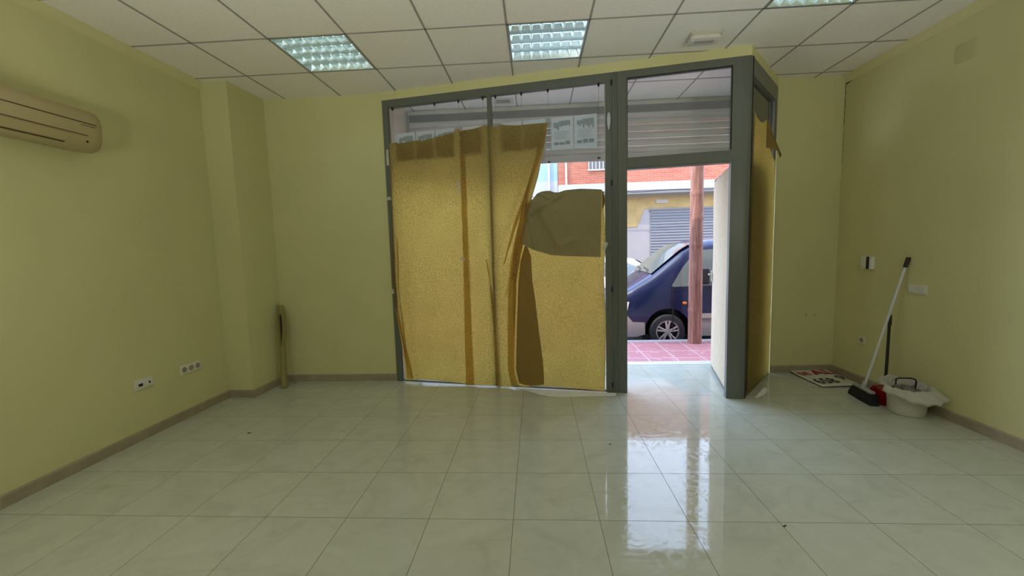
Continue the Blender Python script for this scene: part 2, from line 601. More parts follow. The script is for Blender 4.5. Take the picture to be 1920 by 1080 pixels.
# door leaf, opened outwards
H0 = Vector((1.742, 3.775)); H1 = Vector((1.965, 4.655))
HD = (H1 - H0); HL = HD.length; HA = math.atan2(HD.y, HD.x)
dl = thing('door_1', 'papered shop door leaf standing open towards the street', 'door', (H0.x, H0.y, 0), HA, kind='structure')
mb = MB()
for x0, x1, z0, z1 in ((0, .055, .008, 2.075), (HL - .055, HL, .008, 2.075), (.055, HL - .055, 1.99, 2.075), (.055, HL - .055, .008, .10)):
    mb.box(x0, -.03, z0, x1, .012, z1)
local(dl, mb, 'frame', M['alu'])
local(dl, MB().box(.055, -.012, .10, HL - .055, -.006, 1.99), 'glass_pane', M['glass'])
for z in (.12, .72, 1.98):
    local(dl, MB().box(-.004, .012, z - .05, .03, .026, z + .05).bevel(.004), 'hinge', M['black'])
local(dl, MB().box(.006, .012, .02, .030, .016, 2.06), 'closer_strip', M['dark_gasket'])
hb = MB().box(HL - .045, .020, .98, HL - .02, .03, 1.10).bevel(.004)
hd = local(dl, hb, 'handle', M['white_plastic'], True)
local(dl, MB().tube([(HL - .03, .03, 1.06), (HL - .03, .055, 1.06), (HL - .10, .06, 1.06)], .009, 10), 'lever', M['white_plastic'], True, hd)

# ------------------------------------------------------------------ paper sheets
def poly_at(pts, t):
    """point at arc fraction t along a polyline"""
    P = [Vector(p) for p in pts]
    ls = [(q - p).length for p, q in zip(P, P[1:])]
    T = sum(ls) * t
    for k, l in enumerate(ls):
        if T <= l or k == len(ls) - 1:
            return P[k].lerp(P[k + 1], min(1, T / max(l, 1e-9)))
        T -= l
def at_z(pts, z):
    """edge u for a height, edges given from top to bottom as (u, z)"""
    for (u0, z0), (u1, z1) in zip(pts, pts[1:]):
        if z0 >= z >= z1:
            return u0 + (u1 - u0) * (z0 - z) / max(z0 - z1, 1e-9)
    return pts[0][0] if z > pts[0][1] else pts[-1][0]
def ridge(u, z, p, q, wd, h):
    P, Q, X = Vector(p), Vector(q), Vector((u, z))
    d = Q - P
    t = max(-.15, min(1.1, (X - P).dot(d) / d.length_squared))
    dist = (X - (P + d * t)).length
    fade = 1.0 if 0 <= t <= 1 else .5
    return h * fade * math.exp(-(dist / wd) ** 2)
def sheet(name, m, parent, left, right, top, bottom, off, ridges=(), amp=.006, nu=60, nv=150, seed=0):
    def fn(a, b):
        zt = poly_at(top, a)
        zb = poly_at(bottom, a)
        z = zt.y + (zb.y - zt.y) * b
        ul, ur = at_z(left, z), at_z(right, z)
        u = ul + (ur - ul) * a
        if b < .02:
            u = zt.x + (u - zt.x) * b / .02
        if b > .985:
            u = u + (zb.x - u) * (b - .985) / .015
        y = off
        y += amp * noise.noise((u * 3.1 + seed, z * 1.3, seed))
        y += amp * .5 * noise.noise((u * 9, z * 5, seed + 4))
        for r in ridges:
            y += ridge(u, z, *r)
        return (u, -max(.004, y), z)
    return local(parent, MB().grid(fn, nu, nv), name, m, 'all', parent)

k1 = thing('kraft_paper_sheet', 'wide brown kraft paper sheet taped over the left window pane', 'paper', (A0.x, A0.y, 0), SA)
sheet('sheet', M['kraft'], k1,
      [(.053, 2.511), (.044, 2.073), (.019, 1.471), (.006, .994), (.034, .68), (.075, .391), (.090, 0.0)],
      [(.866, 2.60), (.872, 2.025), (.875, 1.309), (.875, .909), (.880, .13), (.885, -.005)],
      [(.053, 2.511), (.138, 2.514), (.15, 2.500), (.244, 2.505), (.30, 2.512), (.391, 2.513), (.42, 2.500), (.478, 2.516), (.547, 2.520), (.56, 2.532), (.638, 2.530), (.679, 2.548), (.69, 2.540), (.752, 2.553), (.77, 2.57), (.80, 2.585), (.83, 2.570), (.866, 2.535)],
      [(.090, .022), (.14, .02), (.195, .036), (.35, .034), (.532, .028), (.757, .016), (.885, .008)],
      .012, [((.14, 1.15), (.21, .02), .025, .016), ((.07, .9), (.15, .05), .03, -.006), ((.3, 1.02), (.75, .96), .03, .004), ((.12, 1.25), (.72, 1.22), .012, .003), ((.2, .45), (.7, .44), .01, .002), ((.12, .92), (.86, .85), .008, .003)], seed=1)
k2 = thing('kraft_paper_sheet', 'creased brown kraft paper sheet hanging slack in the window middle with slanting right edge', 'paper', (A0.x, A0.y, 0), SA)
S2R = [(1.695, 2.60), (1.695, 2.554), (1.655, 2.317), (1.599, 2.076), (1.544, 1.906), (1.488, 1.708), (1.445, 1.481), (1.398, 1.276), (1.355, 1.068), (1.334, .697), (1.314, .373), (1.307, .154), (1.348, .035), (1.35, -.01)]
sheet('sheet', M['kraft'], k2,
      [(.822, 2.60), (.817, 2.026), (.812, 1.309), (.806, .909), (.795, .468), (.790, -.005)], S2R,
      [(.822, 2.560), (.87, 2.565), (.929, 2.566), (1.0, 2.572), (1.038, 2.580), (1.065, 2.590), (1.145, 2.580), (1.208, 2.561), (1.23, 2.584), (1.303, 2.570), (1.37, 2.562), (1.432, 2.558), (1.498, 2.560), (1.61, 2.557), (1.695, 2.556)],
      [(.790, .002), (.943, .014), (1.114, .010), (1.225, .004), (1.348, .03)],
      .022, [((1.64, 2.45), (1.19, 1.30), .035, .022), ((1.62, 2.2), (1.33, 1.3), .025, .03), ((1.55, 2.0), (1.25, .9), .02, .025),
             ((1.50, 1.8), (1.40, 1.3), .02, .02), ((1.28, 1.35), (1.18, .9), .02, .012), ((1.10, .95), (1.16, .02), .018, .012), ((.86, 1.6), (.89, .02), .02, .006),
             ((1.40, 1.5), (1.31, .5), .018, .014)], seed=7, nu=90)
def pleat(root, pts, w0, w1, off, name='pleat'):
    def fn(a, b):
        p = poly_at(pts, b)
        wd = w0 + (w1 - w0) * b + .006 * math.sin(b * 11)
        return (p.x + (a - .5) * wd, -off - .006 * math.sin(a * PI) , p.y)
    local(root, MB().grid(fn, 6, 50), name, M['kraft'], 'all', root)
pleat(k2, [(1.665, 2.54), (1.60, 2.25), (1.48, 1.92), (1.36, 1.62), (1.24, 1.25)], .05, .015, .052)
pleat(k2, [(1.52, 2.02), (1.44, 1.75), (1.37, 1.45), (1.335, 1.1)], .02, .045, .062)
pleat(k2, [(1.43, 1.60), (1.385, 1.35), (1.345, 1.05), (1.325, .6)], .05, .018, .056)
pleat(k2, [(1.095, 1.05), (1.125, .6), (1.155, .02)], .012, .03, .046)
pleat(k2, [(1.06, 1.30), (1.10, 1.05), (1.13, .7)], .006, .012, .047)
pleat(k1, [(.045, .80), (.12, .40), (.185, .05)], .02, .05, .044)
pleat(k1, [(.10, 1.55), (.085, 1.0), (.12, .5), (.14, .05)], .01, .02, .040)
k3 = thing('kraft_paper_sheet', 'lower brown kraft paper sheet with its top folded over at the window right', 'paper', (A0.x, A0.y, 0), SA)
sheet('sheet', M['kraft'], k3,
      [(1.50, 1.92), (1.44, 1.75), (1.37, 1.50), (1.30, 1.276), (1.27, 1.05), (1.25, .6), (1.24, .2), (1.27, -.01)],
      [(2.190, 1.93), (2.196, 1.749), (2.208, 1.554), (2.210, 1.407), (2.195, 1.111), (2.208, .709), (2.204, .299), (2.195, -.005)],
      [(1.50, 1.830), (1.56, 1.855), (1.606, 1.895), (1.64, 1.918), (1.698, 1.922), (1.773, 1.905), (1.848, 1.920), (1.995, 1.924), (2.14, 1.912), (2.190, 1.908)],
      [(1.27, .03), (1.42, .012), (1.5, .026), (1.766, .030), (2.024, .022), (2.195, .012)],
      .010, [((2.17, 1.6), (2.15, .5), .02, .008), ((1.6, 1.2), (1.62, .2), .02, .004), ((1.45, .25), (2.15, .06), .02, .003)], seed=13, amp=.004)
# turned-over top: front layer hanging down to 1.30
def flap_fn(a, b):
    top = poly_at([(1.470, 1.835), (1.50, 1.838), (1.543, 1.866), (1.575, 1.906), (1.62, 1.928), (1.698, 1.932), (1.74, 1.914), (1.773, 1.908), (1.848, 1.928), (1.995, 1.932), (2.14, 1.918), (2.180, 1.913)], a)
    bot = poly_at([(1.43, 1.44), (1.532, 1.386), (1.70, 1.33), (1.839, 1.318), (2.0, 1.31), (2.165, 1.301)], a)
    u = top.x + (bot.x - top.x) * b
    z = top.y + (bot.y - top.y) * b
    y = .034 + .034 * math.sin(min(1, b * 3.0) * PI / 2) * (1 - .75 * b)
    y += .016 * noise.noise((u * 4.5, z * 4.5, 3)) + .006 * noise.noise((u * 14, z * 12, 8))
    y += ridge(u, z, (1.80, 1.88), (1.52, 1.72), .018, .030) + ridge(u, z, (1.74, 1.86), (1.60, 1.74), .015, -.022)
    y += ridge(u, z, (1.62, 1.72), (1.78, 1.42), .035, .020) + ridge(u, z, (1.78, 1.42), (1.92, 1.46), .03, .014)
    y += ridge(u, z, (1.58, 1.92), (1.70, 1.86), .012, .018) + ridge(u, z, (1.50, 1.70), (1.56, 1.40), .018, .016)
    return (u, -max(.014, y), z)
local(k3, MB().grid(flap_fn, 90, 70), 'turned_over_top', M['kraft_flap'], 'all', k3)
# closing roll between the two layers along the upper edge
def roll_fn(a, b):
    top = poly_at([(1.470, 1.835), (1.50, 1.838), (1.543, 1.866), (1.575, 1.906), (1.62, 1.928), (1.698, 1.932), (1.74, 1.914), (1.773, 1.908), (1.848, 1.928), (1.995, 1.932), (2.14, 1.918), (2.180, 1.913)], a)
    th = b * PI
    return (top.x, -.022 + .016 * math.cos(th), top.y - .004 + .008 * math.sin(th))
local(k3, MB().grid(roll_fn, 60, 8), 'fold_edge', M['kraft_flap'], 'all', k3)
# left side strip folded back on itself (darker, double)
def strip_fn(a, b):
    z = 1.42 + (.04 - 1.42) * b
    ul = at_z([(1.454, 1.45), (1.40, 1.276), (1.372, 1.05), (1.345, .6), (1.325, .2), (1.36, 0)], z)
    ur = at_z([(1.460, 1.45), (1.505, 1.326), (1.514, 1.067), (1.537, .91), (1.567, .595), (1.602, .275), (1.609, .087), (1.60, 0)], z)
    u = ul + (ur - ul) * a
    if b > .97:
        z -= .02 * math.sin(a * PI) - .012
    return (u, -.020 - .003 * noise.noise((u * 6, z * 4, 2)), z)
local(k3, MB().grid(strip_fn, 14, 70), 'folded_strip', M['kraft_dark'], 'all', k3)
local(k3, MB().grid(lambda a, b: (2.185 + .020 * math.sin(b * PI) * a + .004 * a, -.012 - .03 * a, 1.90 - .16 * b), 4, 10), 'torn_edge', M['kraft_dark'], 'all', k3)

k4 = thing('kraft_paper_sheet', 'brown kraft paper over the angled side window with a curled top corner', 'paper', (B0.x, B0.y, 0), SA2)
sheet('sheet', M['kraft'], k4,
      [(.068, 2.54), (.068, 2.0), (.075, 1.0), (.085, .5), (.075, .3), (.07, -.01)],
      [(.60, 2.60), (.63, 2.30), (.90, 2.20), (.935, 1.8), (.935, 1.0), (.935, -.01)],
      [(.068, 2.515), (.15, 2.47), (.25, 2.46), (.34, 2.46), (.45, 2.50), (.50, 2.52), (.56, 2.42), (.60, 2.34)],
      [(.07, .02), (.3, .025), (.6, .02), (.935, .03)],
      .012, [((.6, 2.4), (.7, 2.1), .02, .01)], amp=.004, seed=21, nu=40, nv=100)
def curl(a, b):
    # the corner peeled away from the glass and hanging forwards
    s = b
    u = .50 + a * (.05 + .20 * s)
    z = 2.53 - .26 * s - a * .07 * s
    y = .014 + .070 * s * math.sin(a * PI * .85) + .035 * s * a
    return (u, -y, z)
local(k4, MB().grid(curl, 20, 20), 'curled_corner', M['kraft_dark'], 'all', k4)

# paper on the open door leaf (side that faces the opening)
pd = thing('door_paper', 'pale paper sheet stuck on the open shop door', 'paper', (H0.x, H0.y, 0), HA)
def dpaper(a, b):
    top = poly_at([(.058, 2.075), (.30, 2.07), (.40, 2.075), (.55, 2.055), (.60, 2.065), (.72, 2.04), (HL - .02, 2.045)], a)
    x = top.x + (.006 * math.sin(b * 19) + .004 * math.sin(b * 47)) * (1 - a)
    z = top.y + (.05 - top.y) * b
    y = .020 + .006 * noise.noise((x * 5, z * 2, 1)) + .003 * noise.noise((x * 20, z * 1.2, 5))
    return (x, y, z)
local(pd, MB().grid(dpaper, 30, 80), 'sheet', M['pale_paper'], 'all', pd)

# tape pieces
def tape(u, z, wd, hg, off, label, rot=0):
    o = thing('tape_strip', label, 'tape', SF(u, -off) + (z,), SA)
    mb = MB().grid(lambda a, b: ((a - .5) * wd, -.001 - .003 * math.sin(a * 5 + b * 3), (b - .5) * hg), 4, 8)
    mb.xf(Matrix.Rotation(rot, 4, 'Y'))
    local(o, mb, 'tape', M['tape'], 'all')
    return o
for u, z, wd, hg, off, lb, rt in (
        (.030, 2.37, .030, .16, .016, 'pale tape strip on the window frame at the upper left of the paper', .03),
        (.020, 1.955, .055, .035, .022, 'small pale tape piece on the left window frame, second from top', .0),
        (.004, .985, .040, .05, .024, 'pale tape scrap on the left window frame near mid height', .1),
        (.806, 2.02, .025, .13, .045, 'pale tape strip on the paper seam above middle', -.05),
        (.812, 1.31, .050, .035, .045, 'small pale tape piece on the paper seam at mid height', .0),
        (2.206, 1.40, .035, .075, .040, 'crumpled white tape on right edge of the folded kraft paper', .4)):
    tape(u, z, wd, hg, off, lb, rt)
o = thing('tape_strip', 'torn pale blue tape flap hanging on the grey frame beside the posters', 'tape', SF(2.245, -.004) + (2.52,), SA)
local(o, MB().grid(lambda a, b: ((a - .5) * .03 * math.sin(.5 + b * 2.4), -.004 - .012 * math.sin(b * PI) - .006 * a, .075 - .15 * b), 6, 12), 'tape', M['poster'], 'all')

# ------------------------------------------------------------------ cables and posters of the window display
CAB = [.088, .551, .804, 1.055, 1.183, 1.439, 1.692, 2.156]
CABZ = [2.28, 2.28, 2.28, 2.28, 2.28, 2.28, 2.208, 2.211]
cab_lab = ['thin display cable nearest the left window stile', 'thin display cable, second from the left in the left pane', 'thin display cable above the rounded paper bump',
           'thin display cable just left of the window mullion', 'thin display cable just right of the window mullion', 'thin display cable above the middle torn paper edge',
           'thin display cable left of the two uncovered posters', 'thin display cable right of the two uncovered posters']
M['cable'] = mat('steel_cable', (.32, .32, .33), .4, .6)
for u, z1, lb in zip(CAB, CABZ, cab_lab):
    x, y = SF(u, .030)
    o = thing('display_cable', lb, 'cable', (x, y, 2.872), SA, 'steel cables of the window poster display')
    local(o, MB().tube([(0, 0, 0), (0, 0, z1 - 2.872)], .0012, 6), 'wire', M['cable'])
    local(o, MB().lathe([(.009, -.026), (.009, 0)], 10), 'ceiling_clamp', M['black'])
    local(o, MB().box(-.013, -.008, z1 - 2.872 - .006, .013, .008, z1 - 2.872 + .006).bevel(.002), 'clip', M['black'])
PST = [(.125, .328), (.339, .537), (.552, .754), (.842, 1.042), (1.233, 1.437), (1.450, 1.667), (1.719, 1.922), (1.934, 2.140)]
pl = ['property poster hung farthest left, behind torn paper top', 'property poster second from left, its top edge above the paper', 'property poster third from left, left of the rounded paper bump',
      'property poster hung just left of the window mullion', 'property poster hung just right of the window mullion', 'property poster behind the top right corner of the middle paper',
      'left one of the two fully visible pale blue posters', 'right one of the two fully visible pale blue posters']
for k, ((u0, u1), lb) in enumerate(zip(PST, pl)):
    x, y = SF(u0, .024)
    o = thing('poster', lb, 'poster', (x, y, 2.312), SA, 'property posters on the window cables')
    wd = u1 - u0
    local(o, MB().box(0, 0, 0, wd, .0012, .297), 'poster_sheet', M['poster'])
    mb = MB()
    random.seed(k * 7 + 2)
    for q in range(9):      # picture at the top, blocks of text, thumbnails below
        x0 = wd * (.12 + .085 * q)
        h = random.uniform(.03, .075)
        mb.box(x0, -.0012, .25 - h, x0 + wd * .07, -.0004, .262 if q > 2 else .25)
    for q in range(6):
        mb.box(wd * .14, -.001, .165 - q * .013, wd * random.uniform(.6, .86), -.0004, .168 - q * .013)
    for q in range(3):
        x0 = wd * (.12 + .26 * q)
        mb.box(x0, -.0012, .045, x0 + wd * .22, -.0004, .045 + random.uniform(.022, .036))
    local(o, mb, 'print', M['print'])

# ------------------------------------------------------------------ alcove, roller shutter, building front
ow = MB()
ow.box(-9, 4.93, -.3, -1.5, 5.15, 7.2)
ow.box(2.52, 4.93, -.3, 12, 5.15, 7.2)
ow.box(-1.5, 4.93, 2.90, 2.52, 5.15, 7.2)
fac = struct(ow.build('wall_street', mat('street_wall_paint', (.42, .38, .31), .8)))
struct(MB().box(-1.5, 4.90, 2.965, 2.52, 4.935, ZC).build('trim_6', mat('white_trim', (.82, .8, .75), .6)))
ag = struct(MB().box(-1.505, 4.30, 2.05, -1.455, 4.93, ZC).build('trim_7', M['white_paint']))

m = M['shutter'] = mat('grey_shutter_metal', rough=.5, metal=.0)
noisy(m, 6, .12, (.60, .585, .56), coord(m, scale=(.4, 1, 14)))
sh = thing('roller_shutter', 'half raised grey metal roller shutter outside the shopfront', 'shutter', (.5, 4.86, 2.37))
mb = MB()
def slat(mb, x0, x1, y, z0, z1, bulge=.012, n=6):
    for k in range(n):
        a0, a1 = k / n, (k + 1) / n
        ya, yb = y - bulge * math.sin(a0 * PI), y - bulge * math.sin(a1 * PI)
        za, zb = z0 + (z1 - z0) * a0, z0 + (z1 - z0) * a1
        mb.quad((x0, ya, za), (x1, ya, za), (x1, yb, zb), (x0, yb, zb))
z = 2.445
while z < 2.86:
    slat(mb, -1.42, 2.50, 4.862, z, z + .072)
    mb.quad((-1.42, 4.862, z + .072), (2.50, 4.862, z + .072), (2.50, 4.868, z + .078), (-1.42, 4.868, z + .078))
    z += .078
mb.build('slat_curtain', M['shutter'], sh, smooth=True)
MB().box(-1.42, 4.845, 2.365, 2.50, 4.872, 2.445).bevel(.006).build('bottom_bar', mat('pale_shutter_bar', (.55, .53, .5), .5), sh)
MB().box(-1.44, 4.85, 2.883, 2.51, 4.93, 2.966).build('shutter_box', mat('dark_shutter_box', (.22, .22, .22), .55), sh)
for x0, x1 in ((-1.47, -1.42), (2.48, 2.53)):
    MB().box(x0, 4.845, -.0, x1, 4.885, 2.96).build('guide_rail', M['alu_light'], sh)
vt = thing('ceiling_vent', 'small square recessed vent in the ceiling outside the shop window', 'vent', (-.315, 4.685, ZC - .008))
MB().box(-.11, -.085, 0, .11, .085, .008).bevel(.002).build('frame', M['white_plastic'], vt, world=False)
MB().box(-.075, -.05, -.002, .075, .05, .0).build('grille', mat('vent_grille', (.35, .31, .26), .6), vt, world=False)

# ------------------------------------------------------------------ ceiling luminaires
def make_luminaire(label):
    o = thing('ceiling_luminaire', label, 'ceiling light', group=None)
    h = .296
    mb = MB()
    mb.box(-h, -h, .0, -h + .006, h, .115).box(h - .006, -h, 0, h, h, .115).box(-h, -h, 0, h, -h + .006, .115).box(-h, h - .006, 0, h, h, .115).box(-h, -h, .11, h, h, .118)
    local(o, mb, 'housing', M['housing'])
    mb = MB()
    for s in (-1, 1):
        mb.box(min(s * h, s * (h - .012)), -h, -.004, max(s * h, s * (h - .012)), h, .002)
        mb.box(-h, min(s * h, s * (h - .012)), -.004, h, max(s * h, s * (h - .012)), .002)
    local(o, mb, 'rim', M['alu_light'])
    mb = MB()
    L = h - .012
    def wedge(c, ax):
        pr = [(-.0012, .001), (.0012, .001), (.006, .022), (.017, .056), (-.017, .056), (-.006, .022)]
        for lo, hi in ((-L, L),):
            if ax == 'x':     # runs along x, offset in y
                mb.prism([(c + a, b) for a, b in pr], lo, hi, 'x')
            else:
                mb.prism([(c + a, b) for a, b in pr], lo, hi, 'y')
    for k in range(1, 4):
        wedge(-L + 2 * L * k / 4, 'x')
    for k in range(1, 7):
        wedge(-L + 2 * L * k / 7, 'y')
    for s in (-1, 1):
        mb.quad((s * L, -L, .001), (s * L, L, .001), (s * (L - .02), L, .06), (s * (L - .02), -L, .06))
        mb.quad((-L, s * L, .001), (L, s * L, .001), (L, s * (L - .02), .06), (-L, s * (L - .02), .06))
    local(o, mb, 'louver', M['mirror'])
    for k in range(4):
        y = -L + 2 * L * (k + .5) / 4
        local(o, MB().tube([(-L + .02, y, .085), (L - .02, y, .085)], .013, 10), 'tube', M['tubelight'], True)
    return o
lab = ['recessed louvered ceiling light left of the shop window', 'recessed louvered ceiling light above the shop window mullion', 'recessed louvered ceiling light cut by the top edge at right']
proto = make_luminaire(lab[0])
for k, (i, j) in enumerate(LUM):
    o = proto if k == 0 else copy_tree(proto)
    o['label'] = lab[k]
    o.location = (CX + (i + .5) * CT, CY + (j + .5) * CT, ZC)
def added_pendant(x, y, z, label):
    """added fill light behind the viewpoint, shaped as a globe pendant"""
    o = thing('fill_pendant', label, 'fill lamp', (x, y, ZC))
    local(o, MB().lathe([(.05, -.03), (.05, 0)], 20), 'ceiling_rose', M['white_plastic'], True)
    local(o, MB().tube([(0, 0, -.02), (0, 0, z - ZC + .16)], .004, 8), 'cord', M['black'])
    local(o, MB().lathe([(.03, z - ZC + .11), (.03, z - ZC + .17)], 16), 'fill_lamp_holder', M['white_plastic'], True)
    ld = bpy.data.lights.new('fill_globe_light', 'POINT')  # added to brighten the interior from out of view
    ld.shadow_soft_size = .11; ld.energy = FILL_W; ld.color = FILL_C
    lo = bpy.data.objects.new('fill_globe_light', ld)
    C.objects.link(lo)
    lo.parent = o
    lo.location = (0, 0, z - ZC)
added_pendant(-2.2, .85, 1.7, 'added fill pendant lamp behind the camera on the left')
added_pendant(2.2, .85, 1.7, 'added fill pendant lamp behind the camera on the right')
def fill_uplighter(x, y, label):  # added out of view to brighten the ceiling
    o = thing('fill_floor_lamp', label, 'fill floor lamp', (x, y, 0))
    local(o, MB().lathe([(.14, 0), (.14, .02), (.03, .03)], 28), 'base', M['black'], True)
    local(o, MB().tube([(0, 0, .02), (0, 0, 1.12)], .012, 10), 'pole', M['black'], True)
    local(o, MB().lathe([(.03, 1.08), (.11, 1.17), (.16, 1.185), (.10, 1.165), (.02, 1.10)], 28, caps=False), 'fill_lamp_shade', M['black'], 'all')
    ld = bpy.data.lights.new('fill_uplight', 'SPOT')
    ld.spot_size = math.radians(105); ld.spot_blend = 1.0; ld.shadow_soft_size = .10
    ld.energy = FILL_UP_W; ld.color = FILL_C
    lo = bpy.data.objects.new('fill_uplight', ld)
    C.objects.link(lo)
    lo.parent = o
    lo.location = (0, 0, 1.22)
    lo.rotation_euler = Vector((0, .62, .78)).to_track_quat('-Z', 'Y').to_euler()
fill_uplighter(-1.3, -.6, 'added black fill lamp shining at the ceiling behind the camera on the left')
fill_uplighter(1.3, -.6, 'added black fill lamp shining at the ceiling behind the camera on the right')

# emergency light
em = thing('emergency_light', 'small oblong white emergency light on the ceiling near the door', 'emergency light', (1.355, 3.475, ZC), -.02)
def rrect(w_, h_, r, n=5):
    out = []
    for cx_, cy_, a0 in ((w_ - r, h_ - r, 0), (-w_ + r, h_ - r, 90), (-w_ + r, -h_ + r, 180), (w_ - r, -h_ + r, 270)):
        for k in range(n + 1):
            a = math.radians(a0 + 90 * k / n)
            out.append((cx_ + r * math.cos(a), cy_ + r * math.sin(a)))
    return out
local(em, MB().prism(rrect(.120, .070, .020), -.022, 0), 'base', mat('aged_lamp_base', (.55, .55, .45), .5), True)
local(em, MB().prism(rrect(.115, .065, .030), -.050, -.022).bevel(.006), 'cover', M['white_plastic'], True)
local(em, MB().prism(rrect(.075, .022, .010), -.053, -.048), 'lens', M['diffuser'], True)
local(em, MB().lathe([(.007, -.056), (.007, -.05)], 12, c=(-.092, -.03, 0)), 'indicator', mat('lamp_indicator', (.9, .92, .95), .15), True)

# ------------------------------------------------------------------ air conditioner on the left wall
ac = thing('air_conditioner', 'aged cream wall mounted air conditioner high on the left wall', 'air conditioner', (XL, 2.2, 2.12))
def acprof(dx=0.0):
    # (x from wall, z)
    return [(0, 2.135), (.10, 2.118), (.150, 2.128), (.178, 2.150), (.196, 2.19), (.203, 2.24), (.203, 2.29), (.196, 2.335), (.178, 2.368), (.145, 2.386), (.10, 2.392), (0, 2.392)]
mb = MB()
ys = [1.74, 1.750, 1.77, 2.635, 2.68, 2.702, 2.712]
sc_ = [.80, .93, 1, 1, .985, .93, .82]
rings = []
for y, s in zip(ys, sc_):
    rings.append([mb.bm.verts.new((XL + x * (s if x > .05 else 1), y, 2.255 + (z - 2.255) * (1 - (1 - s) * .45))) for x, z in acprof()])
n = len(rings[0])
for A_, B_ in zip(rings, rings[1:]):
    for k in range(n):
        mb.bm.faces.new((A_[k], A_[(k + 1) % n], B_[(k + 1) % n], B_[k]))
mb.bm.faces.new(rings[0]); mb.bm.faces.new(rings[-1][::-1])
mb.build('casing', M['ac'], ac, smooth=True)
def ac_point(z, y, off=0.0):
    P = acprof()
    for (x0, z0), (x1, z1) in zip(P[1:], P[2:]):
        if z0 <= z <= z1:
            return (XL + x0 + (x1 - x0) * (z - z0) / (z1 - z0) + off, y, z)
    return (XL + .1 + off, y, z)
def ac_line(name, z, y0, y1, h, m_):
    mb = MB()
    mb.quad(ac_point(z, y0, .0012), ac_point(z, y1, .0012), ac_point(z + h, y1, .0012), ac_point(z + h, y0, .0012))
    mb.build(name, m_, ac)
ac_line('intake_gap', 2.283, 1.78, 2.655, .007, M['ac_dark'])
ac_line('panel_seam', 2.205, 1.78, 2.60, .006, M['ac_dark'])
ac_line('outlet_gap', 2.140, 1.80, 2.48, .008, M['ac_dark'])
mb = MB()
mb.quad(ac_point(2.150, 1.80, .006), ac_point(2.150, 2.475, .006), ac_point(2.198, 2.51, .006), ac_point(2.198, 1.80, .006))
mb.build('air_vane', M['ac'], ac)
MB().lathe([(.007, 0), (.007, .003)], 12, 'x', ac_point(2.172, 2.60, 0)).build('receiver', M['black'], ac)
mb = MB()
mb.quad(ac_point(2.268, 2.56, .0015), ac_point(2.268, 2.645, .0015), ac_point(2.272, 2.645, .0015), ac_point(2.272, 2.56, .0015))
mb.build('badge_line', M['ac_dark'], ac)

# ------------------------------------------------------------------ wall plates
def plate_on_left(y0, y1, z, hh, name, label, cat):
    o = thing(name, label, cat, (XL, (y0 + y1) / 2, z))
    MB().box(XL, y0, z - hh, XL + .010, y1, z + hh).bevel(.003).build('plate', M['plate'], o, smooth=True)
    return o
o = plate_on_left(2.889, 3.040, .434, .041, 'data_outlet', 'white double data outlet plate low on the left wall', 'outlet')
MB().box(XL + .008, 2.905, .41, XL + .013, 2.955, .455).bevel(.002).build('insert', M['plate'], o)
MB().box(XL + .013, 2.914, .420, XL + .0145, 2.948, .441).build('port', M['black'], o)
MB().box(XL + .008, 2.977, .41, XL + .013, 3.025, .455).bevel(.002).build('insert', M['plate'], o)
MB().box(XL + .013, 2.999, .424, XL + .0145, 3.013, .441).build('port', M['black'], o)
o = plate_on_left(3.297, 3.512, .430, .040, 'wall_socket', 'white triple power socket low on the left wall near the pillar', 'socket')
for k in range(3):
    c_y = 3.297 + .0358 + k * .0717
    s = MB().lathe([(.024, .011), (.024, .0125), (.020, .0125), (.019, .006)], 24, 'x', (XL, c_y, .430)).build('recess', M['plate_dark'], o, smooth=True)
    MB().lathe([(.003, .007), (.003, .0085)], 8, 'x', (XL, c_y - .009, .430)).lathe([(.003, .007), (.003, .0085)], 8, 'x', (XL, c_y + .009, .430)).build('pin_hole', M['black'], s)
def right_plate(y0, y1, z0, z1, name, label, cat, th=.010, m_=None):
    o = thing(name, label, cat, (XR, (y0 + y1) / 2, (z0 + z1) / 2))
    MB().box(XR - th, y0, z0, XR, y1, z1).bevel(.003).build('plate', m_ or M['plate'], o, smooth=True)
    return o
o = right_plate(3.462, 3.625, .935, 1.012, 'light_switch', 'white double rocker light switch on the right wall beside the broom handle', 'switch')
for k in range(2):
    MB().box(XR - .014, 3.474 + k * .071, .947, XR - .009, 3.540 + k * .071, 1.000).bevel(.002).build('rocker', M['plate'], o)
o = right_plate(4.045, 4.130, .392, .470, 'wall_socket', 'single white power socket low on the right wall', 'socket')
s = MB().lathe([(.022, -.011), (.022, -.0125), (.018, -.0125), (.017, -.007)], 24, 'x', (XR, 4.087, .431)).build('recess', M['plate_dark'], o, smooth=True)
o = right_plate(3.990, 4.120, 1.118, 1.235, 'thermostat', 'white wall control box with a black vertical strip on the right wall', 'thermostat', .030)
MB().box(XR - .033, 4.020, 1.119, XR - .029, 4.052, 1.234).build('black_strip', M['black'], o)
MB().lathe([(.004, -.0305), (.004, -.032)], 10, 'x', (XR, 4.112, 1.138)).build('button', M['ac_dark'], o)
o = right_plate(3.222, 3.370, 2.668, 2.792, 'blank_cover', 'square blank cover painted yellow high on the right wall', 'cover plate', .006, M['painted_plate'])

